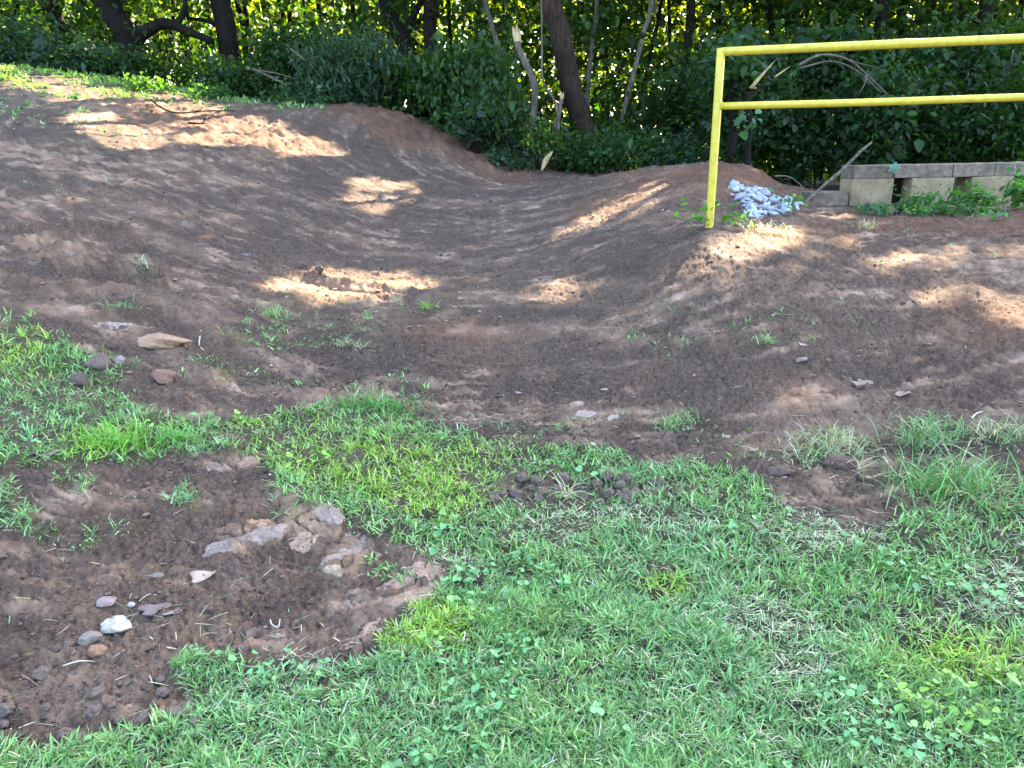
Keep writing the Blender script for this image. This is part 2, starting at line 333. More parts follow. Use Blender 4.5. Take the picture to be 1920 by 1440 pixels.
M['soil'] = colmat('soil lump', bs=1.0, scale=85); M['stone'] = colmat('stone', .85, .8, 40, .2); M['straw'] = colmat('dry straw', .8, .1, 20)
def barkmat(name, c0, c1, c2, sc=7):
    m, n, l, b = newmat(name); geo = n.new('ShaderNodeNewGeometry'); mp = n.new('ShaderNodeMapping'); l.new(geo.outputs['Position'], mp.inputs[0]); mp.inputs['Scale'].default_value = (3.2, 3.2, .7)
    t = noise_node(n, l, sc, 6, .7, mp.outputs[0]); t2 = noise_node(n, l, 1.6, 3, .5, geo.outputs['Position'])
    r = ramp(n, l, t.outputs[0], [(.3, c0), (.52, c1), (.72, c2)]); k = ramp(n, l, t2.outputs[0], [(.35, (.7, .75, .65)), (.65, (1.15, 1.1, 1.05))])
    l.new(mixc(n, l, 1.0, r.outputs[0], k.outputs[0], 'MULTIPLY'), b.inputs['Base Color']); b.inputs['Roughness'].default_value = .9; b.inputs['Specular IOR Level'].default_value = .15
    bump(n, l, t.outputs[0], .9, .03, b); return m
M['bark'] = barkmat('dark bark', (.003, .0025, .002), (.007, .0055, .0045), (.015, .012, .009))
M['redbark'] = barkmat('reddish bark', (.008, .005, .004), (.026, .016, .011), (.058, .036, .025))
M['greybark'] = barkmat('grey bark', (.035, .03, .026), (.09, .078, .065), (.17, .155, .13), 5)
M['rawwood'] = barkmat('raw split wood', (.22, .15, .07), (.40, .31, .17), (.56, .47, .30), 9)
m, n, l, b = newmat('yellow paint'); geo = n.new('ShaderNodeNewGeometry'); t = noise_node(n, l, 22, 5, .7, geo.outputs['Position'])
mp = n.new('ShaderNodeMapping'); l.new(geo.outputs['Position'], mp.inputs[0]); mp.inputs['Scale'].default_value = (1, 1, .25)
t3 = noise_node(n, l, 9, 5, .75, mp.outputs[0])
r = ramp(n, l, t.outputs[0], [(.25, (.33, .25, .016)), (.55, (.42, .35, .028)), (.8, (.47, .41, .055))])
k = ramp(n, l, t3.outputs[0], [(.31, (.35, .25, .15)), (.37, (1, 1, 1))])
l.new(mixc(n, l, 1.0, r.outputs[0], k.outputs[0], 'MULTIPLY'), b.inputs['Base Color']); b.inputs['Roughness'].default_value = .38; bump(n, l, t.outputs[0], .15, .004, b); M['yellow'] = m
def blockmat(name, c0, c1, bs, sc):
    m, n, l, b = newmat(name); geo = n.new('ShaderNodeNewGeometry'); t = noise_node(n, l, sc, 6, .7, geo.outputs['Position']); t2 = noise_node(n, l, 3.1, 4, .6, geo.outputs['Position'])
    r = ramp(n, l, t.outputs[0], [(.3, c0), (.7, c1)]); k = ramp(n, l, t2.outputs[0], [(.32, (.55, .52, .5)), (.6, (1.05, 1.05, 1.05))])
    l.new(mixc(n, l, 1.0, r.outputs[0], k.outputs[0], 'MULTIPLY'), b.inputs['Base Color']); b.inputs['Roughness'].default_value = .92; bump(n, l, t.outputs[0], bs, .02, b); return m
M['block'] = blockmat('tan concrete', (.165, .125, .068), (.255, .20, .12), .3, 30); M['cap'] = blockmat('split faced concrete', (.075, .055, .038), (.20, .158, .115), 1.0, 16)
# ground
m, n, l, b = newmat('bare soil'); geo = n.new('ShaderNodeNewGeometry'); P = geo.outputs['Position']
am = n.new('ShaderNodeAttribute'); am.attribute_name = 'col'; sp = n.new('ShaderNodeSeparateColor'); l.new(am.outputs['Color'], sp.inputs[0])
tf = noise_node(n, l, 62, 8, .8, P); tm = noise_node(n, l, 6, 6, .65, P); tb = noise_node(n, l, 1.1, 4, .6, P); tg = noise_node(n, l, 260, 3, .7, P)
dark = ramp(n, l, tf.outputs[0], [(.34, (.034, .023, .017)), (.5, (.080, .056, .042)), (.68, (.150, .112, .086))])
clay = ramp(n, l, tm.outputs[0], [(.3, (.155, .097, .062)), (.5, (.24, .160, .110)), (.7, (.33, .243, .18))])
redc = ramp(n, l, tf.outputs[0], [(.3, (.065, .032, .020)), (.55, (.15, .076, .045)), (.75, (.25, .14, .085))])
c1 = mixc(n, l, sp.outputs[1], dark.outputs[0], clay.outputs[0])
rf = n.new('ShaderNodeMath'); rf.operation = 'MULTIPLY'; l.new(sp.outputs[2], rf.inputs[0]); rf.inputs[1].default_value = .8
c2 = mixc(n, l, rf.outputs[0], c1, redc.outputs[0])
v = ramp(n, l, tb.outputs[0], [(.3, (.78, .78, .80)), (.7, (1.18, 1.15, 1.1))]); c3 = mixc(n, l, 1.0, c2, v.outputs[0], 'MULTIPLY')
v2 = ramp(n, l, tm.outputs[0], [(.3, (.78, .78, .78)), (.7, (1.2, 1.2, 1.2))]); c4 = mixc(n, l, .8, c3, v2.outputs[0], 'MULTIPLY')
gf = n.new('ShaderNodeMath'); gf.operation = 'MULTIPLY'; l.new(sp.outputs[0], gf.inputs[0]); gf.inputs[1].default_value = .45
c5 = mixc(n, l, gf.outputs[0], c4, (.045, .06, .025))
l.new(c5, b.inputs['Base Color']); b.inputs['Roughness'].default_value = .95; b.inputs['Specular IOR Level'].default_value = .15
vo = n.new('ShaderNodeTexVoronoi'); vo.inputs['Scale'].default_value = 42; vo.inputs['Detail'].default_value = 2; vo.inputs['Roughness'].default_value = .7; vd = n.new('ShaderNodeVectorMath'); vd.operation = 'MULTIPLY_ADD'; l.new(tm.outputs[1], vd.inputs[0]); vd.inputs[1].default_value = (.06, .06, .06); l.new(P, vd.inputs[2]); l.new(vd.outputs[0], vo.inputs['Vector'])
am2 = n.new('ShaderNodeMath'); am2.operation = 'MULTIPLY_ADD'; l.new(vo.outputs['Distance'], am2.inputs[0]); am2.inputs[1].default_value = -.35; l.new(tf.outputs[0], am2.inputs[2])
ad = n.new('ShaderNodeMath'); ad.operation = 'ADD'; l.new(am2.outputs[0], ad.inputs[0]); l.new(tg.outputs[0], ad.inputs[1]); bump(n, l, ad.outputs[0], .8, .013, b)
M['ground'] = m

# ------------------------------------------------------------------ ground sheet
a1 = np.linspace(R(-44), R(44), 900); aa = np.concatenate([np.linspace(R(-180), R(-45), 90), a1, np.linspace(R(45), R(180), 90)])
rr = np.concatenate([[0.02, .3, .6, .8], np.exp(np.linspace(math.log(.95), math.log(24), 1000)), np.linspace(24.6, 60, 40), [80, 120, 200]])
A, RR = np.meshgrid(aa, rr); X = (np.sin(A)*RR).ravel(); Y = (np.cos(A)*RR).ravel()
Z = smooth_z(X, Y); dz, g, pl, rd, st = detail(X, Y, Z); Z = Z+dz
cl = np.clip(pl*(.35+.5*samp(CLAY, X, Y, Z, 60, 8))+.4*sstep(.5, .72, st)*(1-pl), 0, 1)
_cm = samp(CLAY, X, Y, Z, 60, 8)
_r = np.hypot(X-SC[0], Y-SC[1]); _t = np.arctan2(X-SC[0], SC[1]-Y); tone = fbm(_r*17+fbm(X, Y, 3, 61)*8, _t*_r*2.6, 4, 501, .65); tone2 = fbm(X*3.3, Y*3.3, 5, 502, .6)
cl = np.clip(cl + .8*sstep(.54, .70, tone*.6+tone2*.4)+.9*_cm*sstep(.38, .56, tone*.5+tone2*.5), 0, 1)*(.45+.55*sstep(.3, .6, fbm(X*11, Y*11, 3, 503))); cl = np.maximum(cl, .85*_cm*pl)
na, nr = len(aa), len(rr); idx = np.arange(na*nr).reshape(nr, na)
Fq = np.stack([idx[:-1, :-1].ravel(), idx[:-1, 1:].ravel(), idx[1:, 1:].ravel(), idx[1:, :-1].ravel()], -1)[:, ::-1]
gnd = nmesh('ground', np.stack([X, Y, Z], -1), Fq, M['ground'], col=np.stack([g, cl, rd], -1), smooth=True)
tag(gnd, 'graded bare brown soil sloping into a swale below the woods', kind='structure')
print('ground done')

# ------------------------------------------------------------------ generators
def unit(v): return v/np.maximum(np.linalg.norm(v, axis=-1, keepdims=True), 1e-9)
def leaves(P, size, aspect=.6, droop=.4, up=.5, spread=1.0):
    """one bent pointed leaf per point: 6 vertices, 4 triangles"""
    N = len(P); az = rng.uniform(0, 2*math.pi, N); pit = rng.normal(-droop, .45, N)
    d = np.stack([np.cos(az)*np.cos(pit), np.sin(az)*np.cos(pit), np.sin(pit)], -1)
    s = unit(np.cross(d, np.array([0, 0, 1.0]))); rl = rng.normal(0, spread*.7, N)[:, None]; nn = np.cross(s, d); s = s*np.cos(rl)+nn*np.sin(rl); nn = np.cross(s, d)
    L = (size*np.exp(rng.normal(-.12, .33, N)))[:, None]; w = L*aspect*.5
    V = np.stack([P, P+d*L*.35+s*w+nn*w*.25, P+d*L*.4-nn*w*.1, P+d*L*.35-s*w+nn*w*.25, P+d*L*.75+s*w*.6, P+d*L*.75-s*w*.6, P+d*L-nn*L*.12], 1)
    T = np.array([[0, 1, 2], [0, 2, 3], [1, 4, 2], [2, 4, 6], [2, 6, 5], [3, 2, 5]])
    return V.reshape(-1, 3), (T[None]+np.arange(N)[:, None, None]*7).reshape(-1, 3), 7
def blades(P, L, w, lean, seg=2, az=None, curl=.8):
    N = len(P)
    if az is None: az = rng.uniform(0, 2*math.pi, N)
    h = np.stack([np.cos(az), np.sin(az), np.zeros(N)], -1); s = np.stack([-np.sin(az), np.cos(az), np.zeros(N)], -1)
    tw = rng.uniform(-1.2, 1.2, N)[:, None]; s = s*np.cos(tw)+h*np.sin(tw)
    out = []; p = P.copy(); ang = lean.copy(); k = seg+1
    for i in range(seg+1):
        if i == seg: out.append(p)
        else:
            ww = (w*(1-.35*i/seg))[:, None]*.5; out += [p-s*ww, p+s*ww]
        p = p + (h*np.sin(ang)[:, None]+np.array([0, 0, 1.0])*np.cos(ang)[:, None])*(L/seg)[:, None]; ang = ang+curl*rng.uniform(.3, 1.2, N)/seg
    V = np.stack(out, 1); T = []
    for i in range(seg-1): T += [[2*i, 2*i+1, 2*i+3], [2*i, 2*i+3, 2*i+2]]
    T.append([2*seg-2, 2*seg-1, 2*seg]); T = np.array(T); nv = 2*seg+1
    return V.reshape(-1, 3), (T[None]+np.arange(N)[:, None, None]*nv).reshape(-1, 3), nv
def ico(sub):
    bm = bmesh.new(); bmesh.ops.create_icosphere(bm, subdivisions=sub, radius=1); bm.verts.ensure_lookup_table()
    V = np.array([v.co[:] for v in bm.verts]); Fc = np.array([[v.index for v in f.verts] for f in bm.faces]); bm.free(); return V, Fc
I1, I2, I3 = ico(1), ico(2), ico(4)
def lump_shape(base, seed, amp=.35, sq=(1, 1, .7), sharp=0):
    V, Fc = base; r = 1+amp*(fbm(V[:, 0]*1.7+seed*3.1+V[:, 2]*1.3, V[:, 1]*1.7+V[:, 2]*2.1, 4, seed, .6)-.5)*2
    if sharp:
        for k in range(sharp):
            q = np.random.default_rng(seed*50+k); dn = unit(q.normal(size=3)); d = V@dn*r; c = q.uniform(.55, .8); r = np.where(d > c, r*c/np.maximum(d, 1e-6), r)
    r = r+(.22 if len(V) > 700 else .0)*(np.abs(fbm(V[:, 0]*5+V[:, 2]*3+seed, V[:, 1]*5+V[:, 2]*4, 4, seed+3, .6)-.5)*2-.2)
    return V*r[:, None]*np.array(sq), Fc
def lumps(P, size, cols, base=I1, amp=.5, flat=.7):
    shapes = [lump_shape(base, s, amp, (1, .85, flat))[0] for s in range(8)]; Fc = base[1]; nv = len(base[0]); N = len(P)
    k = rng.integers(0, 8, N); V = np.stack(shapes)[k]; a = rng.uniform(0, 6.28, N); c, s = np.cos(a)[:, None], np.sin(a)[:, None]
    V = np.stack([V[..., 0]*c-V[..., 1]*s, V[..., 0]*s+V[..., 1]*c, V[..., 2]], -1)*size[:, None, None]+P[:, None]
    return V.reshape(-1, 3), (Fc[None]+(np.arange(N)*nv)[:, None, None]).reshape(-1, 3), np.repeat(cols, nv, 0)
def catmull(P, n):
    P = np.asarray(P, float); Q = np.vstack([2*P[0]-P[1], P, 2*P[-1]-P[-2]]); out = []
    for i in range(len(P)-1):
        a, b, c, d = Q[i:i+4]; t = np.linspace(0, 1, n, endpoint=False)[:, None]
        out.append(.5*((2*b)+(-a+c)*t+(2*a-5*b+4*c-d)*t*t+(-a+3*b-3*c+d)*t**3))
    return np.vstack(out+[P[-1:]])
def tube(P, r, seg=12, n=6, rough=.12, seed=0, cap=True):
    P4 = catmull(np.column_stack([P, r]), n); C, rad = P4[:, :3], P4[:, 3]; T = unit(np.gradient(C, axis=0))
    ref = np.array([0.31, .95, .1]); A1 = unit(np.cross(T, ref)); B1 = np.cross(T, A1)
    th = np.linspace(0, 2*math.pi, seg, endpoint=False); k = len(C)
    tt, ii = np.meshgrid(th, np.arange(k)); q = 1+rough*2*(fbm(np.cos(tt)*1.5+ii*.35+seed, np.sin(tt)*1.5+ii*.1+seed*2, 3, 7)-.5)
    V = C[:, None]+(A1[:, None]*np.cos(tt)[..., None]+B1[:, None]*np.sin(tt)[..., None])*(rad[:, None]*q)[..., None]
    V = V.reshape(-1, 3); i = np.arange(k-1)[:, None]*seg; j = np.arange(seg)[None]; j2 = (j+1) % seg
    Fq = np.stack([i+j, i+j2, i+seg+j2, i+seg+j], -1).reshape(-1, 4)
    Fs = [Fq]
    if cap:
        V = np.vstack([V, C[:1], C[-1:]]); c0, c1 = len(V)-2, len(V)-1; j = np.arange(seg); j2 = (j+1) % seg
        Fs.append(np.concatenate([np.stack([np.full(seg, c0), j2, j], -1), np.stack([np.full(seg, c1), (k-1)*seg+j, (k-1)*seg+j2], -1)]))
    return V, Fs
def merge(parts):
    V = []; F3 = []; F4 = []; o = 0
    for v, fs in parts:
        if isinstance(fs, np.ndarray): fs = [fs]
        for f in fs: (F3 if f.shape[1] == 3 else F4).append(f+o)
        V.append(v); o += len(v)
    out = []
    if F3: out.append(np.vstack(F3))
    if F4: out.append(np.vstack(F4))
    return np.vstack(V), out
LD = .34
def jit(base, N, v=.25, hue=.12):
    c = np.tile(np.array(base, float), (N, 1)); k = np.exp(rng.normal(0, v, N))[:, None]; c = c*k; c[:, 0] *= np.exp(rng.normal(0, hue, N)); c[:, 2] *= np.exp(rng.normal(0, hue, N)); return c

# ------------------------------------------------------------------ yellow railing
p0 = unp(1330, 418, 5.6); ptop = unp(1353, 96, 5.6); H = ptop[2]; gx0 = np.array([(p0[0]+ptop[0])/2, 5.6])
tl = unp(1352, 97, 5.6); tr = unp(1920, 72, 5.6/1.088); ml = unp(1346, 199, 5.6); mr = unp(1920, 182, 5.6/1.088)
def ext(a, b, k): return a+(b-a)*k
rail = empty('yellow_railing', tuple(p0), 'yellow painted pipe railing with two horizontal rails standing at the edge of the graded soil', 'railing')
pr = .0285
base = np.array([p0[0], p0[1], gz(p0[0], p0[1])[0]-.3]); topc = tl
nmesh('post', *tube([base, (base+topc)/2, topc+np.array([0, 0, pr*.75])], [pr*1.04]*3, 28, 4, .012), M['yellow'], rail, smooth=True)
K = 1.9; d0 = unit(tr-tl)
nmesh('top_rail', *tube([tl+d0*.002, ext(tl, tr, .5), ext(tl, tr, 1), ext(tl, tr, K)], [pr]*4, 28, 4, .012), M['yellow'], rail, smooth=True)
nmesh('middle_rail', *tube([ml+d0*.0, ext(ml, mr, .5)+np.array([0, 0, -.004]), ext(ml, mr, 1), ext(ml, mr, K)], [pr*.86]*4, 28, 4, .012), M['yellow'], rail, smooth=True)
e = ext(tl, tr, K); e2 = np.array([e[0], e[1], gz(e[0], e[1])[0]-.3])
nmesh('post', *tube([e2, (e+e2)/2, e+np.array([0, 0, pr*.75])], [pr*1.04]*3, 28, 4, .012), M['yellow'], rail, smooth=True)
# weld beads where the rails meet the post
wv = []
for c in (ml+d0*pr*1.02,):
    th = np.linspace(0, 2*math.pi, 17); ring = np.array([c+np.array([0, 0, 1])*math.sin(t)*pr*.92+np.cross(d0, [0, 0, 1])*math.cos(t)*pr*.92 for t in th]); wv.append(tube(ring, [.004]*17, 6, 1, .3))
nmesh('weld_bead', *merge(wv), M['yellow'], rail, smooth=True)

# ------------------------------------------------------------------ block retaining wall
YW = 8.7
w0 = unp(1600, 336, YW); w1 = unp(1876, 338, YW+.12); ex = unit(w1-w0); ex[2] = 0; ex = unit(ex); ey = np.array([-ex[1], ex[0], 0]); pm = YW/math.cos(PITCH)/F*1.0
sc = 1/ (F/((w0-EYE)@CF))          # metres per pixel at the wall
wall = empty('block_retaining_wall', (w0[0], w0[1], w0[2]-.4), 'low tan concrete block retaining wall with grey split faced caps at the edge of the woods', 'retaining wall')
def wblock(name, x0, x1, z0, z1, y0, dep, mat, seed, rough=.006, label=None, side=0):
    bm = bmesh.new(); bmesh.ops.create_cube(bm, size=1)
    bmesh.ops.bevel(bm, geom=list(bm.edges), offset=.02, segments=2, affect='EDGES', profile=.6)
    bmesh.ops.subdivide_edges(bm, edges=[e for e in bm.edges if e.calc_length() > .3], cuts=14, use_grid_fill=True)
    V = np.array([v.co[:] for v in bm.verts]); Fs = [[v.index for v in f.verts] for f in bm.faces]; bm.free()
    F3 = np.array([f for f in Fs if len(f) == 3]).reshape(-1, 3); F4 = np.array([f for f in Fs if len(f) == 4]).reshape(-1, 4)
    loc = (V+.5)*np.array([x1-x0, dep, z1-z0])+np.array([x0, y0, z0])
    front = sstep(.44, .5, -V[:, 1]); nz = fbm(loc[:, 0]*9+seed, loc[:, 2]*9+loc[:, 1]*5, 4, seed)-.5
    loc[:, 1] -= front*nz*rough*5; loc += (np.stack([fbm(loc[:, 1]*20, loc[:, 2]*20, 3, seed), 0*nz, fbm(loc[:, 0]*14, loc[:, 1]*14, 3, seed+2)], -1)-np.array([.5, 0, .5]))*rough
    Wv = w0+loc[:, :1]*ex+loc[:, 1:2]*ey+loc[:, 2:]*np.array([0, 0, 1.0])
    fs = [f for f in (F3, F4) if len(f)]
    o = nmesh(name, Wv, fs, mat, wall)
    if label: tag(o, label)
    return o
u = sc   # 1 px
ch = 24*u; bh = 49*u
q = .002
for k, (a, c, mt) in enumerate(((0, 77, 'a'), (79, 192, 'b'), (194, 276, 'c'), (278, 372, 'd'), (374, 470, 'e'), (472, 560, 'f'))):
    wblock('cap_block', a*u, c*u, q, ch, 0, .30, M['cap'], 3+k, .007)
for k, (a, c) in enumerate(((-2, 79), (116, 199), (234, 318), (350, 430), (470, 560))):
    wblock('wall_block', a*u, c*u, -bh, -q, -.012 if k == 0 else .0, .28, M['block'], 13+k, .0035)
for k, (a, c) in enumerate(((-72, -3), (-2.4, 100), (101, 200), (201, 300), (301, 400), (401, 560))):
    wblock('base_block', a*u, c*u, -bh-.22, -bh-q if k else -bh-q, .03, .28, M['block'], 23+k, .004)
wblock('cap_block', -74*u, -4*u, -bh+q-.004+.004, -bh+ch*.98+.014, .01, .30, M['cap'], 41, .007, 'detached low end cap one course down')
wblock('gap_shade_block', 81*u, 114*u, -bh, -q*2, .17, .1, M['bark'], 51, .004)  # near-black filler set back in the gap, standing in for shade

# leaning stick
a_ = unp(1506, 380, 8.35); b_ = unp(1634, 267, 8.95)
md = unp(1580, 318, 8.62)
nmesh('leaning_stick', *tube([a_-np.array([0, 0, .02]), (a_*.5+md*.5)+np.array([.006, 0, .004]), md, b_*.6+md*.4+np.array([-.01, 0, .006]), b_], [.017, .018, .02, .018, .012], 8, 6, .15, 3), M['greybark'], smooth=True, loc=a_)
tag(bpy.context.scene.objects['leaning_stick'], 'long pale peeled stick leaning over the left end of the block wall', 'stick')
# ------------------------------------------------------------------ forest
FZ = lambda x, y: float(gz(x, y)[0])
TREES = []   # (empty, x, y)
SINK = []
def px2m(Yd): return Yd/math.cos(PITCH)/F*1.0 * math.cos(PITCH)
def tree(name, label, path, Y, wpx, mat, cat='tree', group=None, top=13, lean=(0, 0), crown=True, branches=(), flare=1.35):
    pts = [unp(a, b, Y+dy) for a, b, dy in [(p+(0,))[:3] for p in path]]      # listed bottom to top
    base = pts[0].copy(); base[2] = min(FZ(base[0], base[1]), base[2])-.12
    if base[2] < pts[0][2]-.05: P = [base]+pts
    else: P = [base]+pts[1:]
    rad = wpx*.5*Y/F
    rr_ = [rad*flare]+[rad*(1-.12*i/len(P)) for i in range(1, len(P))]
    if top:
        d = unit(P[-1]-P[-2]); d = unit(d*.5+np.array([lean[0]*.1, lean[1]*.1, .8]))
        z = P[-1][2]; k = 0
        while z < top:
            P.append(P[-1]+d*2.2+rng.normal(0, .12, 3)); z = P[-1][2]; rr_.append(rr_[-1]*.86); d = unit(d+np.array([0, 0, .3]))
    t = empty(name, tuple(base), label, cat, group)
    nmesh('trunk', *tube(P, rr_, 14 if wpx > 15 else 8, 6, .16, len(TREES)*3.3), mat, t, smooth=True)
    for bpath, bw in branches:
        q_ = [unp(a, b, Y+dy) for a, b, dy in [(p+(0,))[:3] for p in bpath]]
        nmesh('branch', *tube(q_, list(np.linspace(bw, bw*.45, len(q_))*.5*Y/F), 9, 6, .18, bw), mat, t, smooth=True)
    if top and crown:      # limbs that carry the crown, above the picture
        for k in range(6):
            s0 = P[-1-(k % min(4, len(P)-2))]; az = k*1.1+len(TREES); q_ = [s0, s0+np.array([math.cos(az)*.9, math.sin(az)*.9, .7]), s0+np.array([math.cos(az)*2.4, math.sin(az)*2.4, 1.3])]
            nmesh('branch', *tube(q_, [rad*.42, rad*.3, rad*.12], 7, 5, .15, k), mat, t, smooth=True)
        TREES.append((t, P[-1][0], P[-1][1]))
    return t
tree('woodland_tree', 'dark leaning trunk at the far left edge of the woods', [(125, 130), (112, 60), (92, 0)], 16.5, 30, M['bark'])
tree('woodland_tree', 'thick dark trunk with a long low limb reaching right', [(240, 135), (243, 90), (225, 45), (205, 0)], 15.2, 42, M['bark'],
     branches=(([(250, 80), (275, 58), (310, 44), (350, 58), (400, 78)], 24), ([(240, 60), (215, 30), (180, 10)], 10), ([(330, 48), (345, 20), (350, -20)], 13)))
tree('woodland_tree', 'thick dark upright trunk second from the left', [(438, 135), (430, 90), (422, 45), (412, 0)], 15.6, 36, M['bark'], branches=(([(425, 60), (390, 40), (350, 34)], 10),))
tree('woodland_tree', 'dark trunk leaning left above the brush pile', [(782, 135), (765, 100), (745, 55), (722, 0)], 15.5, 27, M['bark'], branches=(([(757, 80), (768, 45), (790, 0), (800, -40)], 16),))
tree('woodland_tree', 'straight dark trunk right of the leaning pair', [(808, 150), (808, 90), (806, 40), (806, 0)], 15.3, 25, M['bark'])
tree('woodland_tree', 'reddish brown big leaning trunk in the centre of the wood edge', [(1098, 262), (1088, 220), (1070, 160), (1052, 70), (1032, 0)], 14.2, 40, M['redbark'], branches=(([(1040, 30), (1020, 5), (980, -30)], 18),), lean=(-1, 0))
tree('woodland_tree', 'dark trunk in the shade behind the yellow railing', [(1640, 300), (1640, 200), (1650, 100), (1655, 0)], 15.5, 24, M['bark'])
tree('woodland_tree', 'slender dark trunk left of the yellow post', [(1268, 250), (1285, 120), (1296, 0)], 15.8, 16, M['bark'])
tree('woodland_tree', 'dark trunk beyond the railing near the right edge of the view', [(1830, 290), (1835, 150), (1850, 0)], 15.2, 22, M['bark'])
for k, (px_, Y_) in enumerate(((2120, 15.5), (2420, 14.8), (2750, 15.6), (3100, 15.0), (3500, 15.8), (-260, 16))):
    tree('woodland_tree', 'unseen dark trunk added beyond the edge of the view to hold shading crowns, %s along the wood edge' % ['first to the right', 'second to the right', 'third to the right', 'fourth to the right', 'fifth to the right', 'first to the left'][k], [(px_, 300 if px_ > 0 else 60), (px_+8, 120 if px_ > 0 else 0), (px_, -40)], Y_, 28, M['bark'])
# above: unseen trees added out of frame so their crowns close the shading canopy
slim = [((1160, 256), (1172, 200), (1190, 130), (1207, 60), (1222, -10), 9, 14.8, 'greybark', 'slim pale sapling leaning right beyond the hollow'),
        ((1100, 225), (1103, 150), (1113, 60), (1118, 0), None, 9, 15.4, 'greybark', 'slim grey sapling just right of the big reddish trunk'),
        ((944, 140), (934, 90), (920, 40), (908, -5), None, 10, 14.9, 'greybark', 'slim leaning grey sapling left of the snapped trunk'),
        ((152, 90), (150, 40), (155, 0), None, None, 9, 17.5, 'greybark', 'thin grey sapling left of the thick trunk with the low limb'),
        ((458, 70), (452, 30), (443, -5), None, None, 10, 18.5, 'bark', 'thin dark sapling just right of the upright dark trunk'),
        ((508, 60), (502, 30), (493, -5), None, None, 11, 19.0, 'redbark', 'thin reddish sapling between the dark trunk and the brush'),
        ((534, 60), (530, 25), (522, -5), None, None, 8, 18.8, 'bark', 'thin dark sapling in the pair above the brush pile'),
        ((546, 60), (543, 25), (540, -5), None, None, 9, 19.4, 'bark', 'right hand sapling in the pair above the brush pile'),
        ((30, 90), (24, 40), (30, -5), None, None, 12, 17.5, 'bark', 'dark sapling in the far left corner of the woods'),
        ((352, 100), (350, 50), (348, -5), None, None, 11, 18.0, 'bark', 'sapling between the two thick dark trunks'),
        ((655, 120), (664, 60), (660, -5), None, None, 9, 18.2, 'bark', 'thin sapling rising behind the middle of the brush pile'),
        ((1190, 250), (1215, 120), (1240, 0), None, None, 7, 16.5, 'bark', 'thin dark sapling crossing behind the pale leaning one'),
        ((1480, 290), (1470, 150), (1440, 0), None, None, 12, 16.8, 'bark', 'dark sapling behind the snapped stump at the railing'),
        ((1540, 280), (1548, 150), (1560, 0), None, None, 14, 17.2, 'bark', 'shaded sapling above the leaning stick'),
        ((1740, 280), (1752, 120), (1750, 0), None, None, 10, 16.2, 'bark', 'shaded sapling above the middle of the block wall')]
for s in slim:
    tree('sapling', s[8], [p for p in s[:5] if p], s[6], s[5], M[s[7]], cat='sapling', top=7, crown=False, flare=1.15)

for k in range(26):      # thin trunks deep in the shade
    x = [60, 175, 300, 380, 575, 610, 690, 845, 875, 965, 1140, 1255, 1345, 1420, 1510, 1590, 1685, 1715, 1790, 1870, 1900, 270, 480, 735, 1070, 1460][k]; ln = rng.normal(0, 16); yb = 150 if x < 700 else 270
    tree('sapling', 'thin dark trunk deep in the shade of the woods', [(x, yb), (x+ln*.6+4, yb*.5), (x+ln, -5)], rng.uniform(17, 24), rng.uniform(5, 11), M['bark'], cat='sapling', group='thin dark trunks deep in the woods', top=7, crown=False, flare=1.1)
# snapped trunks and stumps
def splint(parent, pts, Y, w, mat=None, name='splintered_top', n=5, spread=5):
    parts = []
    q = [unp(a, b, Y) for a, b in pts]
    for k in range(n):
        o = rng.normal(0, spread*.5*Y/F, 3)*np.array([1, .6, 0]); L = rng.uniform(.55, 1.05); P = [q[0]+o*.5, q[0]+o+(q[-1]-q[0])*L*.5, q[0]+o*1.3+(q[-1]-q[0])*L]
        parts.append(tube(P, [w*.5*Y/F, w*.38*Y/F, w*.04*Y/F], 5, 3, .3, k))
    return nmesh(name, *merge(parts), mat or M['rawwood'], parent)
t = tree('snapped_tree', 'pale grey snapped trunk with a splintered bright top in the centre hollow', [(1002, 322), (998, 262), (1000, 220), (1002, 160), (985, 118), (972, 92), (970, 78)], 12.6, 13, M['greybark'], top=0, crown=False)
splint(t, [(971, 84), (966, 42)], 12.6, 7, n=8, spread=5)
t = tree('snapped_sapling', 'thin forked sapling snapped below the big reddish trunk', [(1047, 300), (1046, 240), (1050, 205), (1053, 184)], 12.9, 7, M['greybark'], top=0, crown=False, cat='sapling',
         branches=(([(1030, 292), (1036, 250), (1050, 205)], 8), ([(1046, 235), (1044, 205), (1040, 190), (1018, 150), (1016, 90), (1015, 5), (1010, -40)], 5)))
splint(t, [(1053, 186), (1054, 166)], 12.9, 5, n=4, spread=3)
t = tree('snapped_stump', 'dark snapped double stem with bright torn wood seen through the railing', [(1402, 306), (1402, 270), (1405, 230), (1402, 195), (1403, 172)], 9.7, 12, M['bark'], top=0, crown=False, cat='stump',
         branches=(([(1372, 290), (1382, 250), (1398, 205)], 11), ([(1403, 180), (1425, 163), (1440, 160)], 7)))
splint(t, [(1408, 166), (1452, 114)], 9.7, 6, n=6, spread=4)
splint(t, [(1412, 164), (1430, 170)], 9.7, 4, n=2, spread=2)
o = splint(None, [(1452, 145), (1482, 124)], 9.7, 4, name='torn_twig', n=2, spread=1); tag(o, 'bright torn twig end hanging in the leaves right of the snapped stump', 'twig')
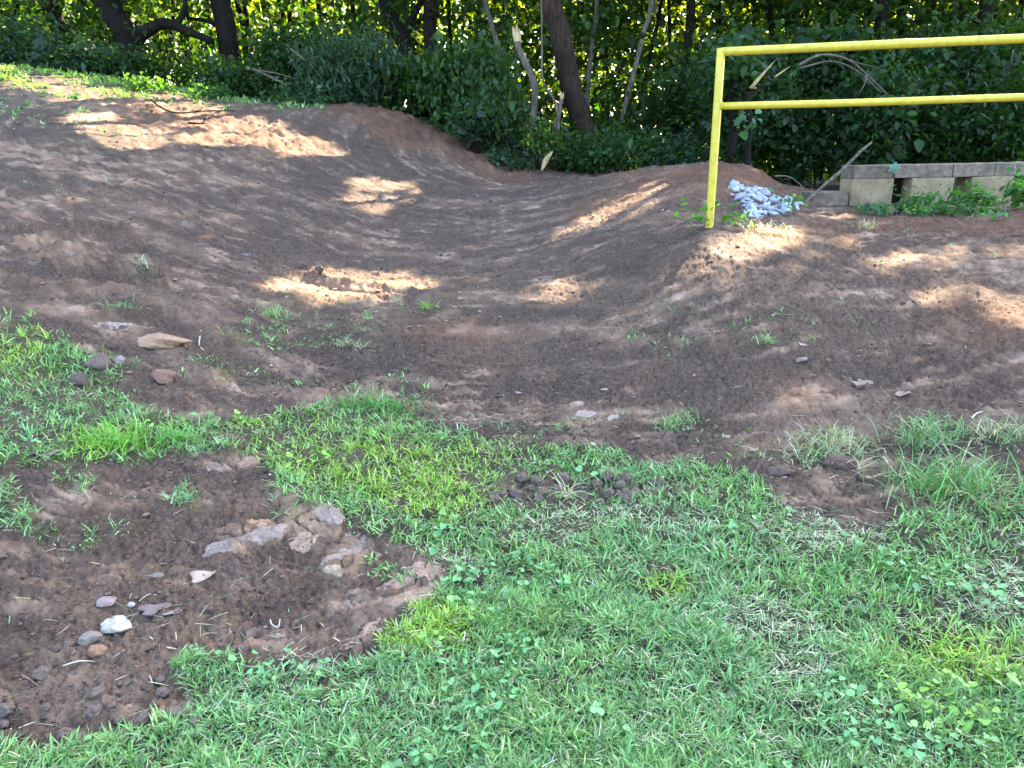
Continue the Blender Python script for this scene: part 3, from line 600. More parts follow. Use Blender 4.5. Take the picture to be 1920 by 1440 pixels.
# splinter of wood lying in front of the snapped trunk
P = [unp(1016, 320, 12.2), unp(1024, 300, 12.25), unp(1036, 284, 12.3)]
o = nmesh('wood_splinter', *tube(P, [.02, .05, .012], 5, 4, .2, 5), M['rawwood'], loc=P[0]); tag(o, 'bright yellow split wood shard leaning by the foot of the snapped trunk', 'wood splinter')
def stick(name, label, pts, w, mat, cat='branch', lift=.02, twigs=(), Yfix=None):
    P = [unp(a, b, Yfix) if Yfix else (gpt(a, b)+np.array([0, 0, lift])) for a, b in pts]
    dd = np.linalg.norm(P[0]-EYE); o = empty(name, tuple(P[0]), label, cat)
    nmesh('main_stem', *tube(P, list(np.linspace(w, w*.4, len(P))*.5*dd/F), 8, 6, .2, w), mat, o, smooth=True)
    for tw, tww in twigs:
        Q = [unp(a, b, Yfix) if Yfix else (gpt(a, b)+np.array([0, 0, lift*1.5])) for a, b in tw]; nmesh('twig', *tube(Q, list(np.linspace(tww, tww*.4, len(Q))*.5*dd/F), 6, 5, .2, tww), mat, o, smooth=True)
    return o
stick('fallen_branch', 'reddish forked dead branch lying across the sunlit soil', [(285, 200), (305, 216), (335, 224), (385, 220), (442, 218)], 3.5, M['redbark'], twigs=(([(385, 236), (400, 226), (420, 219)], 3), ([(355, 245), (380, 250), (388, 246)], 3)), lift=.05)
stick('fallen_log', 'dark fallen limb sloping out of the brush toward the snapped trunk', [(872, 192), (905, 214), (940, 250), (985, 288)], 13, M['bark'], Yfix=12.5, twigs=(([(905, 214), (925, 245), (960, 275)], 4), ([(890, 235), (915, 262), (935, 290)], 3)))
stick('dead_branch', 'pale arching dead branch in the leaves behind the rails', [(1498, 122), (1540, 103), (1590, 112), (1625, 140), (1665, 178)], 5, M['greybark'], Yfix=10.5, twigs=(([(1500, 128), (1560, 115), (1610, 135), (1650, 172)], 4), ([(1590, 112), (1615, 120), (1650, 128)], 3), ([(1625, 140), (1620, 160), (1610, 175)], 3)))
stick('dead_branch', 'pale bare branch lying on the brush pile below the dark upright trunk', [(462, 128), (480, 132), (510, 146), (540, 160)], 6, M['greybark'], Yfix=13.4, twigs=(([(480, 132), (520, 138), (560, 150)], 3),))
stick('dead_branch', 'thin bare branch slanting through the brush pile', [(545, 92), (580, 120), (605, 150)], 4, M['greybark'], Yfix=13.3)
stick('root', 'short reddish root poking out of the soil bank', [(690, 200), (705, 187), (722, 178)], 5, M['redbark'], lift=.06)
stick('dead_branch', 'thin dark twig on the red mound right of the stump', [(1452, 330), (1480, 332), (1505, 350), (1525, 372)], 3, M['greybark'], Yfix=9.2)

# shrubs: foliage + stems
def shrub(label, px, py, Y, rx, ry, n, size, colr, group=None, name='shrub', cat='shrub', stems=4, mat='leaf', aspect=.6, dy=.6, clump=.22, tint=.28, droop=.4):
    c = unp(px, py, Y); k = Y/F; RX, RZ = rx*k, ry*k; RY = dy
    nc = max(4, int(n/26)); d = unit(rng.normal(size=(nc, 3)))*(rng.uniform(.25, 1, nc)**.5)[:, None]; cc = c+d*np.array([RX, RY, RZ])
    n = int(n*(1.4 if size > .1 else 1.15)); size *= (.8 if size > .1 else .9)
    w = rng.integers(0, nc, n); P = cc[w]+rng.normal(0, clump*min(RX, RZ)*.9+.05, (n, 3)); zz = gz(P[:, 0], P[:, 1])+.02; P[:, 2] = np.maximum(P[:, 2], zz+rng.uniform(0, .1, n))
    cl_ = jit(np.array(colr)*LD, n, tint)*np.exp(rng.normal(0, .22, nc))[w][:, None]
    base = np.array([c[0], c[1], FZ(c[0], c[1])])
    o = empty(name, tuple(base), label, cat, group)
    V, Fc, nv = leaves(P, size, aspect, droop); nmesh('foliage', V, Fc, M[mat], o, col=np.repeat(cl_, nv, 0))
    if stems:
        parts = []
        for k in range(stems):
            e_ = cc[rng.integers(0, nc)]; m_ = (base+e_)/2+rng.normal(0, .06, 3); parts.append(tube([base+rng.normal(0, .05, 3)*[1, 1, 0]-[0, 0, .08], m_, e_], [.016, .012, .005], 6, 4, .1, k))
        nmesh('stem', *merge(parts), M['bark'], o, smooth=True)
    return o
DG, TG, LG, MG = (.045, .115, .035), (.07, .155, .085), (.10, .22, .05), (.055, .14, .03)  # TG: teal for front foliage, bluish sky reflection mixed into the leaf colour
S = shrub
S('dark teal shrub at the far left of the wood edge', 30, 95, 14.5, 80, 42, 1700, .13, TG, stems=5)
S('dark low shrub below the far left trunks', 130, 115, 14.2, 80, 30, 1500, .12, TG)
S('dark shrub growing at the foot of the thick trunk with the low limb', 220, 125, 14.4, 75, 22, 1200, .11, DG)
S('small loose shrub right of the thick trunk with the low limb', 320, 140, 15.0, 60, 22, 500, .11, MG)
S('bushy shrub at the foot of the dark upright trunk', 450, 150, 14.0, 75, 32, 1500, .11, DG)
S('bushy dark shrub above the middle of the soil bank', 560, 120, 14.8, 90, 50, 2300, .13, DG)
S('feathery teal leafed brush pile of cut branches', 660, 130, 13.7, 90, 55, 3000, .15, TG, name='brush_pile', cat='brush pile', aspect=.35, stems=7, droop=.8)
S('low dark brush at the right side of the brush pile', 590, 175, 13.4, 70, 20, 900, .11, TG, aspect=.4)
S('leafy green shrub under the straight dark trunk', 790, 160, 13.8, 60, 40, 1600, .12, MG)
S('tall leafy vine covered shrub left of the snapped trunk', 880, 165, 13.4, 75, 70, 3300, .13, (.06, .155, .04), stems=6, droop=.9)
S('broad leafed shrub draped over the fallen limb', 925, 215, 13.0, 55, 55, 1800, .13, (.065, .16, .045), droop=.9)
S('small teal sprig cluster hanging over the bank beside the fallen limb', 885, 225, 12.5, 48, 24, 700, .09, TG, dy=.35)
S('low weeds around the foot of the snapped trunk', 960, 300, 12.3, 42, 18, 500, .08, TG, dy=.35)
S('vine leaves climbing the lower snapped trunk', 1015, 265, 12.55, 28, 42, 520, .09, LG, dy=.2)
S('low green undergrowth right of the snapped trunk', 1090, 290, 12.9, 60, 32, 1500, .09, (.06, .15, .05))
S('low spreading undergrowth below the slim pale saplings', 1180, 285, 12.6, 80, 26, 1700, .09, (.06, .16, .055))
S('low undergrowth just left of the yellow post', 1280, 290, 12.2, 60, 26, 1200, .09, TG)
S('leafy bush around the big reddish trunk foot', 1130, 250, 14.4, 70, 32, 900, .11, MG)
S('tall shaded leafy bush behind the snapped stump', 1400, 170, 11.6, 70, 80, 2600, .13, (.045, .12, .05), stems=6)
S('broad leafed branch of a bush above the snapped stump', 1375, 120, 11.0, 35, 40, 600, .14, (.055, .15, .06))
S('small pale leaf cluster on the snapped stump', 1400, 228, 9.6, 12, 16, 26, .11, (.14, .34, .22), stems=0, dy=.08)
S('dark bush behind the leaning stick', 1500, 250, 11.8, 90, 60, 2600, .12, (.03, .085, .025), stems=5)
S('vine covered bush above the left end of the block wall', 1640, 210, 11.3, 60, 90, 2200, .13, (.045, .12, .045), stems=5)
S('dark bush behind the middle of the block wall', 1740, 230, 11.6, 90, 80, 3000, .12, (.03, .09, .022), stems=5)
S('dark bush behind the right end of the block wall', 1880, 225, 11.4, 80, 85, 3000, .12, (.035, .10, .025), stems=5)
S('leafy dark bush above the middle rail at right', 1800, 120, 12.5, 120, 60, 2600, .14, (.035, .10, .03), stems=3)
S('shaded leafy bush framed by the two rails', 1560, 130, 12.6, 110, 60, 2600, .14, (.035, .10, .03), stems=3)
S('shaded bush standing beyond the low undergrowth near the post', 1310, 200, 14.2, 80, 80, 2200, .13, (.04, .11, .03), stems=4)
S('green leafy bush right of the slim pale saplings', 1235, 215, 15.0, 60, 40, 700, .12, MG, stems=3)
# small weeds beside the wall, posts and bank
W_ = lambda label, px, py, Y, rx, ry, n, size, colr, **k: S(label, px, py, Y, rx, ry, n, size, colr, name='weed_clump', cat='weeds', stems=0, dy=k.pop('dy', .16), clump=.3, **k)
W_('bright green weeds in front of the gap in the block wall', 1722, 384, 8.25, 50, 12, 230, .075, (.10, .30, .10))
W_('broad leafed weeds at the right end of the block wall', 1840, 376, 8.2, 46, 13, 200, .085, (.11, .33, .09))
W_('tall bright weeds against the wall at the edge of the view', 1912, 360, 8.1, 30, 18, 150, .09, (.11, .33, .10))
W_('pale teal weeds below the first wall block', 1660, 398, 8.1, 50, 7, 180, .06, (.11, .26, .17))
W_('low weeds along the foot of the wall', 1770, 400, 7.9, 75, 7, 240, .06, (.10, .27, .11))
W_('small weed in front of the wall on red soil', 1855, 408, 7.2, 14, 8, 40, .06, (.09, .30, .17))
W_('little leafy weed at the left foot of the yellow post', 1318, 412, 5.55, 16, 12, 34, .055, (.12, .34, .08), dy=.06)
W_('small leafy weed just right of the yellow post', 1368, 403, 5.9, 24, 7, 44, .055, (.11, .30, .09), dy=.08)
W_('leafy weed sprouting through the pale rubble', 1470, 383, 7.2, 22, 7, 30, .06, (.10, .28, .13), dy=.1)
W_('bright weeds at the top edge of the sunlit bank', 275, 162, 12.6, 45, 10, 300, .08, (.10, .26, .05), dy=.3)
W_('low weeds at the right end of the lawn strip', 400, 172, 12.7, 55, 9, 300, .08, (.08, .22, .06), dy=.3)
W_('scattered weeds below the brush pile', 560, 186, 13.0, 80, 8, 300, .07, (.07, .18, .07), dy=.3)
# fallen leaf on the wall cap
c = unp(1674, 315, YW-.06); V, Fc = [], []
th = np.linspace(0, 2*math.pi, 41); rad = .055*(1+.38*np.cos(5*th)+.12*np.cos(15*th)); px_ = np.stack([np.cos(th)*rad, -.02*np.abs(np.cos(th))-.01, np.sin(th)*rad*.85], -1)
V = np.vstack([c, c+px_]); o = nmesh('fallen_leaf', V, np.array([[0, i+1, i+2] for i in range(40)]), M['grass'], col=np.tile([.12, .26, .19], (42, 1)), loc=c)
sm = o.modifiers.new('thickness', 'SOLIDIFY'); sm.thickness = .002
tag(o, 'pale teal lobed leaf draped over the edge of the first wall cap', 'leaf')

# ------------------------------------------------------------------ canopy: crowns over the picture, shaped for shade, leaves cut away for sun patches
NC = 150000
Gx = rng.uniform(-15, 11, NC); Gy = rng.uniform(-3, 16.5, NC); Gz_ = smooth_z(Gx, Gy)
hgt = rng.uniform(5.0, 15, NC); t_ = (hgt-Gz_)/SD[2]; yy = Gy+t_*SD[1]
low = yy < 14.0; t_ = np.where(low, (14.0+rng.uniform(0, 5, NC)-Gy)/SD[1], t_)
C = np.stack([Gx, Gy, Gz_], -1)+t_[:, None]*SD
ls = .26
# leaf centre sits ahead of its attachment, so test a few points of the leaf
keep = np.ones(NC, bool)
V, Fc, nv = leaves(C, ls, .8, .1, spread=1.6); Vr = V.reshape(NC, 7, 3)
mx = np.zeros(NC)
for k in (0, 2, 6):
    Q = Vr[:, k]; tq = (Q[:, 2]-smooth_z(Gx, Gy))/SD[2]; G = Q-tq[:, None]*SD; mx = np.maximum(mx, samp(SUNM, G[:, 0], G[:, 1], smooth_z(G[:, 0], G[:, 1]), 16, 77))
nzv = fbm(Gx*3.5, Gy*3.5, 3, 70)
hole = sstep(.07, .42, mx*1.2+(nzv-.5)*.9*(mx < .7)); keep = rng.uniform(0, 1, NC) > hole*.995
Vr = Vr[keep]; C = C[keep]; tx = np.array([[a, b] for _, a, b in TREES]); own = np.argmin(((C[:, None, :2]-tx[None])**2).sum(-1), 1)
T7 = Fc[:6]
for i, (t, _, _) in enumerate(TREES):
    s = np.nonzero(own == i)[0]
    if not len(s): continue
    v = Vr[s].reshape(-1, 3); f = (T7[None]+np.arange(len(s))[:, None, None]*7).reshape(-1, 3)
    nmesh('crown', v, f, M['leaf'], t, col=np.repeat(jit((.04, .10, .02), len(s), .2), 7, 0))  # leaves laid out along sun rays for shade, split among nearest trees
print('canopy', len(C))

# hanging lower foliage of the edge trees (in the picture), shaded
def cloud(n, x0, x1, y0, y1, Y0, Y1, dens=None, cl=26, sig=.35):
    nc = int(n/cl); cx = rng.uniform(x0, x1, nc); cy = rng.uniform(y0, y1, nc); cY = rng.uniform(Y0, Y1, nc)
    if dens is not None: k = rng.uniform(0, 1, nc) < dens(cx, cy); cx, cy, cY = cx[k], cy[k], cY[k]
    c = unp(cx, cy, cY); P = np.repeat(c, cl, 0)+rng.normal(0, sig, (len(c)*cl, 3))*np.array([1, 1, .55]); tone = np.repeat(np.exp(rng.normal(0, .3, len(c))), cl)
    z = gz(P[:, 0], P[:, 1]); P[:, 2] = np.where(P[:, 2] < z, z+rng.uniform(0, .5, len(P)), P[:, 2]); return P, tone
dr = lambda x, y: np.clip(sstep(.42, .66, fbm(x/75, y/60, 3, 881))*.95+.08+.6*sstep(1180, 1420, x)+.3*sstep(120, 230, y), .08, 1)
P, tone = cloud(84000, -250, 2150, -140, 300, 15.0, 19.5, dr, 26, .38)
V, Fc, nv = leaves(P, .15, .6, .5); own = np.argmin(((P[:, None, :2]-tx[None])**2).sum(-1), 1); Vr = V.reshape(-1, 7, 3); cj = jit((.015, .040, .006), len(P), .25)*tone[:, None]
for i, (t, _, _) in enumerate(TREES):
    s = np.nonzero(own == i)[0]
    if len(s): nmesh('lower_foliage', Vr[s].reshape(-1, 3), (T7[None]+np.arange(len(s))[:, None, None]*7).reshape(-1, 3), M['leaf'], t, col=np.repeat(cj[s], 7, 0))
# far wood in the sun
P, tone = cloud(210000, -500, 2400, -150, 345, 24, 42, lambda x, y: np.clip(.75+.3*sstep(1150, 1400, x), 0, 1), 24, .6)
V, Fc, nv = leaves(P, .26, .75, .3); o = nmesh('far_woodland', V, Fc, M['farleaf'], col=np.repeat(jit((.066, .100, .008), len(P), .4)*tone[:, None], 7, 0))
tag(o, 'sunlit yellow green woodland foliage seen through gaps behind the edge trees', 'woodland', kind='stuff')
print('forest done')

# ------------------------------------------------------------------ rubble stones
rub = [poly([(1362, 350), (1400, 348), (1440, 362), (1500, 384), (1496, 396), (1440, 404), (1405, 408), (1398, 392), (1380, 368)])][0]
shp = [lump_shape(I1, 60+k, .5, (1, .75, .26)) for k in range(8)]
meshes = []
for k, (v, f) in enumerate(shp):
    o = nmesh('rubble_stone', v*.06, f, M['stone'], col=np.tile(np.array([.26, .29, .345])*(.8+.06*k), (len(v), 1))); meshes.append(o)
cnt = 0; tries = 0
while cnt < 170 and tries < 4000:
    tries += 1; a, b2 = rng.uniform(1362, 1500), rng.uniform(347, 408)
    if rub[int(b2/GS), int(a/GS)] < .5: continue
    o = meshes[cnt] if cnt < 8 else link(meshes[cnt % 8].copy())
    p = gpt(a, b2); s_ = rng.uniform(.5, 1.35); o.location = p+np.array([0, 0, .006*s_]); o.rotation_euler = (rng.normal(0, .4), rng.normal(0, .4), rng.uniform(0, 6)); o.scale = (s_, s_, s_)
    tag(o, 'pale bluish white stone in the rubble patch right of the yellow post', 'stone', 'pale stones in the rubble patch'); cnt += 1

def slab(label, px, py, w, asp, colr, seed, rz=0, th=.18, tilt=(0, 0), cor=6):
    """broken plate of dried soil crust: ragged outline, rough top, crumbling rim"""
    p = gpt(px, py); s_ = w*.5*np.linalg.norm(p-EYE)/F; n = 90; q = np.random.default_rng(seed); an = np.sort(q.uniform(0, 6.28, cor)+0); an = np.linspace(0, 6.28, cor, endpoint=False)+q.uniform(-.3, .3, cor)
    ph = np.linspace(0, 2*math.pi, n, endpoint=False); hr = q.uniform(.72, 1.0, cor); rad = np.min(np.array([h/np.maximum(np.cos(ph-a), .12) for a, h in zip(an, hr)]), 0); rad = np.minimum(rad, 1.35)
    rad = rad*(1+.26*(fbm(np.cos(ph)*5+seed, np.sin(ph)*5, 4, seed, .7)-.5)); rings = [0.001, .2, .4, .6, .78, .92, 1.0, 1.02, .97]; V = []
    for i, k in enumerate(rings):
        x = np.cos(ph)*rad*k; y = np.sin(ph)*rad*k*asp; th_ = th*.55; z = .03*(fbm(x*2.2+seed, y*3, 4, seed+1, .6)-.5)+th_*.35+.03*(fbm(x*9, y*9, 3, seed)-.5)
        if i == 6: z = z-.04
        if i >= 7: z = z*0+(-.02 if i == 7 else -.3)
        V.append(np.stack([x, y, z], -1))
    V = np.vstack(V); V[:, 2] += V[:, 0]*tilt[0]+V[:, 1]*tilt[1]; c_, s2 = math.cos(rz), math.sin(rz); V = np.stack([V[:, 0]*c_-V[:, 1]*s2, V[:, 0]*s2+V[:, 1]*c_, V[:, 2]], -1)*s_+p; zl = smooth_z(V[:, 0], V[:, 1]); V[:, 2] += zl+detail(V[:, 0], V[:, 1], zl)[0]*.6-(p[2]-smooth_z(p[0], p[1])[()])*.6-smooth_z(p[0], p[1])[()]+.002
    Fs = np.array([[r_*n+i, (r_+1)*n+i, (r_+1)*n+(i+1) % n, r_*n+(i+1) % n] for r_ in range(len(rings)-1) for i in range(n)])
    cc = np.tile(np.array(colr), (len(V), 1))*(.58+.45*fbm(V[:, 0]*40, V[:, 1]*40, 4, seed))[:, None]; o = nmesh('crust_slab', V, Fs, M['soil'], col=cc, loc=p); return tag(o, label, 'soil slab')
# ------------------------------------------------------------------ single rocks, clods and leaves on the soil
def rock(label, px, py, w, sq, colr, name='rock', cat='rock', seed=1, amp=.35, sharp=5, sink=.3, rz=0, group=None, mat='stone'):
    p = gpt(px, py); s_ = w*.5*np.linalg.norm(p-EYE)/F; v, f = lump_shape(I3, seed, amp, sq, sharp); c_, s2 = math.cos(rz), math.sin(rz)
    v = np.stack([v[:, 0]*c_-v[:, 1]*s2, v[:, 0]*s2+v[:, 1]*c_, v[:, 2]], -1)*s_; base = p+np.array([0, 0, sq[2]*s_*(1-2*sink)]); cc = np.tile(np.array(colr), (len(v), 1))*(.8+.4*fbm(v[:, 0]/s_*3, v[:, 1]/s_*3+v[:, 2]/s_*2, 3, seed))[:, None]
    o = nmesh(name, v+base, f, M[mat], col=cc, loc=p, smooth=False); return tag(o, label, cat, group)
rock('chalky white rock on bare soil at lower left', 220, 1184, 56, (1, .62, .55), (.30, .275, .23), seed=4, rz=-.3, sink=.2)
rock('rusty orange broken clod below the white rock', 183, 1226, 36, (1, .7, .5), (.21, .12, .07), 'dirt_clod', 'clod', 7, mat='soil')
rock('grey brown rock touching the orange clod', 172, 1208, 36, (1, .7, .6), (.16, .13, .11), seed=9, sink=.3)
rock('flat pinkish stone above the white rock', 200, 1134, 34, (1, .7, .3), (.20, .15, .14), seed=11, sink=.3)
rock('tiny pale grey pebble right of the pinkish stone', 246, 1137, 14, (1, .8, .6), (.28, .27, .25), 'pebble', 'pebble', 12)
rock('tan flat clay clod above the left grass', 306, 650, 90, (1, .6, .28), (.27, .17, .11), 'dirt_clod', 'clod', 13, .4, mat='soil', sink=.25)
rock('dark brown rounded clod at the edge of the left grass', 188, 694, 44, (1, .8, .8), (.11, .082, .066), 'dirt_clod', 'clod', 15, mat='soil')
rock('second dark clod half sunk in the left grass', 152, 724, 38, (1, .8, .7), (.075, .055, .045), 'dirt_clod', 'clod', 16, mat='soil')
rock('pale stone beside the dark rounded clod', 228, 687, 24, (1, .8, .7), (.19, .165, .145), seed=17)
rock('reddish clod lying right of the pale stone', 308, 716, 42, (1, .8, .7), (.17, .10, .07), 'dirt_clod', 'clod', 18, mat='soil')
rock('dark stone on the left middle slope', 460, 483, 26, (1, .7, .55), (.09, .075, .07), seed=19)
rock('pale lump on the middle slope standing in for a sunlit light patch', 738, 374, 16, (1, .7, .5), (.30, .23, .17), seed=20)  # pale colour put where the slope has a sunlit patch
rock('grey stone beside the pale lump', 722, 379, 12, (1, .7, .6), (.22, .19, .17), seed=21)
rock('brown flat stone on the dark soil at right', 1503, 681, 24, (1, .7, .4), (.20, .15, .13), seed=22)
rock('dark clod standing at the left end of the soil crack', 602, 527, 18, (1, .7, .9), (.07, .05, .04), 'dirt_clod', 'clod', 23, mat='soil', sink=.15)
rock('brown clod beside the tip of the soil crack', 865, 567, 20, (1, .6, .5), (.2, .14, .11), 'dirt_clod', 'clod', 24, mat='soil')
rock('dark overturned clod in the pale grass at right', 1576, 878, 56, (1, .7, .55), (.10, .066, .052), 'dirt_clod', 'clod', 25, .5, mat='soil')
rock('brown clod at the edge of the grass left of the overturned one', 1462, 888, 46, (1, .7, .5), (.12, .08, .062), 'dirt_clod', 'clod', 26, .5, mat='soil')
slab('flat rusty slab of crust left of the shallow depression', 484, 984, 46, .6, (.34, .21, .125), 27, .2, .3)
rock('small broken lump under the rusty slab', 492, 1003, 22, (1, .8, .6), (.30, .18, .11), 'dirt_clod', 'clod', 28, mat='soil')
slab('round flat clay slab between the cracks', 572, 1022, 60, .75, (.33, .23, .16), 29, .3, .16, (.05, .05), 9)
slab('small oval clay slab at the tip of the lower crust', 626, 1086, 40, .55, (.33, .25, .18), 30, .1, .2, (0, 0), 8)
slab('long curled soil flake left of the round clay slab', 490, 1018, 92, .32, (.27, .21, .175), 31, .5, .14, (.1, .05), 5)
slab('pointed rusty clay slab at the corner of the bare patch', 800, 1076, 76, .55, (.36, .235, .165), 32, -.2, .16, (0, .08), 5)
slab('rusty clay slab edging the grass below the bare patch corner', 690, 1194, 112, .33, (.37, .245, .17), 33, .85, .12, (0, .05), 6)
slab('grey brown clay slab left of the bare patch corner', 672, 1020, 84, .55, (.28, .215, .175), 34, -.75, .12, (.03, 0), 5)
slab('upper tan clay slab with a rusty edge beside the grass', 614, 972, 90, .5, (.29, .22, .18), 38, -.7, .12, (.03, 0), 6)
slab('long tan clay slab reaching toward the grass', 764, 1140, 96, .4, (.30, .21, .15), 35, .6, .12, (0, .04), 6)
slab('narrow rusty slab on the edge between bare patch and grass', 735, 1100, 80, .36, (.31, .215, .155), 46, .5, .12, (0, .04), 7)
slab('cracked tan plate above the oval clay slab', 640, 1056, 88, .42, (.28, .21, .17), 36, .5, .14, (0, .05), 6)
slab('grey tan plate left of the cracked plate', 430, 1030, 90, .42, (.24, .19, .165), 47, .4, .08, (0, .02), 6)
slab('thin rusty chip at the tip of the bare patch corner', 826, 1106, 34, .5, (.36, .24, .17), 48, .1, .2, (0, 0), 5)
slab('tan clay plate beside the grass at centre right', 1098, 782, 50, .6, (.31, .24, .19), 37, 0, .2, (0, .05), 6)
slab('small tan clay plate left of the centre right plate', 1082, 764, 30, .6, (.30, .23, .18), 49, 0, .2, (0, .05), 6)
slab('small grey clay plate in front of the centre right plate', 1150, 790, 28, .6, (.30, .25, .2), 50, .6, .2, (0, .05), 6)
slab('reddish brown plate at the top corner of the lower bare patch', 465, 868, 40, .6, (.28, .18, .13), 51, .4, .16, (0, .05), 5)
slab('grey brown plate below the top corner of the lower bare patch', 410, 880, 56, .4, (.25, .18, .145), 52, .1, .14, (0, .05), 6)
slab('pale smeared slab in the upturned rut at the left', 215, 612, 96, .3, (.30, .245, .205), 53, .35, .1, (0, .02), 6)
slab('tan plate on the dark soil toward the right', 1620, 720, 36, .6, (.27, .205, .17), 54, .3, .2, (0, .08), 6)
slab('upper tan plate on the dark soil toward the right', 1590, 706, 28, .6, (.25, .19, .16), 55, .9, .2, (0, .08), 5)
# round clods at the bottom left corner, all alike
for k, (a, b2, w) in enumerate(((12, 1336, 26), (82, 1272, 28), (186, 1312, 26), (268, 1358, 40), (212, 1332, 16), (228, 1362, 20), (90, 1336, 14), (120, 1380, 26), (302, 1282, 20), (305, 1306, 24), (350, 1350, 22),
                                 (180, 1342, 24), (332, 1352, 30), (5, 1062, 18), (130, 1212, 22), (8, 1360, 16), (366, 1362, 18))):
    rock('dark rounded soil clod on the bare patch in the lower left corner', a, b2, w, (1, .85, .75), (.115, .086, .07), 'dirt_clod', 'clod', 70+k, .3, 2, mat='soil', sink=.25, group='soil clods in the lower left corner', rz=k)
for k in range(26):
    a, b2 = rng.uniform(905, 1225), rng.uniform(905, 948)
    rock('dark crumbly clod in the torn patch between the grass', a, b2, rng.uniform(14, 28), (1, .85, .75), (.11, .082, .066), 'dirt_clod', 'clod', 100+k, .4, 2, mat='soil', group='clods in the torn grass patch', rz=k)
for k in range(14):
    a, b2 = rng.uniform(1160, 1240), rng.uniform(915, 948)
    rock('dark crumbly clod in the torn patch between the grass', a, b2, rng.uniform(14, 26), (1, .85, .75), (.11, .082, .066), 'dirt_clod', 'clod', 140+k, .4, 2, mat='soil', group='clods in the torn grass patch', rz=k)
def deadleaf(label, px, py, w, lobes, colr, seed, curl=.35, asp=.7, rz=0, amp=.3):
    p = gpt(px, py)+np.array([0, 0, .008]); s_ = w*.5*np.linalg.norm(p-EYE)/F; th = np.linspace(0, 2*math.pi, 60, endpoint=False)
    rad = 1+amp*np.cos(lobes*th+seed)+.1*(fbm(np.cos(th)*4+seed, np.sin(th)*4, 3, seed)-.5)*2; V = [[0, 0, 0]]
    rings = [1/3, 2/3, 1]
    for q_ in rings:
        for t, r_ in zip(th, rad): V.append([math.cos(t)*r_*q_, math.sin(t)*r_*q_*asp, curl*(q_**2)*(.5+.5*math.sin(2*t+seed))])
    V = np.array(V); c_, s2 = math.cos(rz), math.sin(rz); V = np.stack([V[:, 0]*c_-V[:, 1]*s2, V[:, 0]*s2+V[:, 1]*c_, V[:, 2]], -1)*s_+p
    Fs = [[0, 1+i, 1+(i+1) % 60] for i in range(60)]; Fs4 = [[1+r*60+i, 1+(r+1)*60+i, 1+(r+1)*60+(i+1) % 60, 1+r*60+(i+1) % 60] for r in range(2) for i in range(60)]
    o = nmesh('dead_leaf', V, [np.array(Fs), np.array(Fs4)], M['straw'], col=np.tile(colr, (len(V), 1)), loc=p, smooth=True); sm = o.modifiers.new('thickness', 'SOLIDIFY'); sm.thickness = .0012
    return tag(o, label, 'dead leaf')
deadleaf('curled tan dead leaf on the bare soil', 382, 1088, 50, 2, (.27, .21, .17), 3, .4, .5, .5)
deadleaf('dark lobed dead leaf right of the white rock', 290, 1158, 42, 3, (.13, .10, .09), 5, .12, .7, .2, .42)
deadleaf('small brown dead leaf near the top of the lower bare patch', 290, 1092, 26, 2, (.14, .11, .10), 6, .3, .5)
deadleaf('pale dead leaf on the soil below the left grass', 85, 856, 38, 2, (.20, .14, .11), 8, .3, .45, .4)
deadleaf('tan curled leaf fragment right of centre', 1610, 722, 30, 2, (.20, .15, .12), 9, .3, .5, .2)
deadleaf('brown dead leaf on the dark soil toward the right edge', 1690, 745, 28, 3, (.18, .135, .11), 10, .3, .6, .7)
deadleaf('flat dead leaf half buried at lower left', 325, 1162, 24, 2, (.17, .14, .12), 12, .1, .5, .3)

# ------------------------------------------------------------------ soil crumbs
def scat(n, y0=.9, y1=12.5, spread=R(40), p=1.0):
    """points on the plot, denser near the viewer"""
    r_ = np.exp(rng.uniform(math.log(y0), math.log(y1), n)); a = rng.uniform(-spread, spread, n); return np.sin(a)*r_, np.cos(a)*r_
X, Y = scat(80000, .9, 12); Z0 = smooth_z(X, Y); dz, g, pl, rd, st = detail(X, Y, Z0); Z = Z0+dz
cn = fbm(X*1.6, Y*1.6, 3, 55); k = (g < .55) & (rng.uniform(0, 1, len(X)) < np.clip((cn-.38)*4, .06, 1)) & (rng.uniform(0, 1, len(X)) < 1-.6*pl)
X, Y, Z, rd = X[k], Y[k], Z[k], rd[k]; sz = .0030*np.exp(rng.exponential(.42, len(X)))*np.clip(.75+Y*.12, .9, 2.2); sz = np.minimum(sz, .006+.0022*Y)
cc = jit((.095, .067, .05), len(X), .25, .05); cc = cc*(1-rd[:, None]*.5)+np.array([.16, .085, .05])*rd[:, None]*.5
pk = rng.uniform(0, 1, len(X)) < .008; cc[pk] = jit((.26, .22, .19), pk.sum(), .3, .05)
V, Fc, c = lumps(np.stack([X, Y, Z-sz*.15], -1), sz, cc, I1, .9, .55); o = nmesh('soil_crumbs', V, Fc, M['soil'], col=c); tag(o, 'dark crumbly soil lumps scattered over the graded ground', 'soil crumbs', kind='stuff')
# crust flakes: thin tilted plates lifting off the smeared clay
X, Y = scat(2600, 1.1, 6); Z0 = smooth_z(X, Y); dz, g, pl, rd, st = detail(X, Y, Z0); Z = Z0+dz; clm = samp(CLAY, X, Y, Z0, 40, 8)
k = (g < .4) & (rng.uniform(0, 1, len(X)) < clm*.5+.03); X, Y, Z = X[k], Y[k], Z[k]; sz = rng.uniform(.008, .026, len(X))
V, Fc, c = lumps(np.stack([X, Y, Z+.002], -1), sz, jit((.20, .15, .12), len(X), .2, .06), I2, .5, .16); o = nmesh('crust_flakes', V, Fc, M['soil'], col=c); tag(o, 'thin tan clay flakes lifting from the smeared soil', 'soil flakes', kind='stuff')

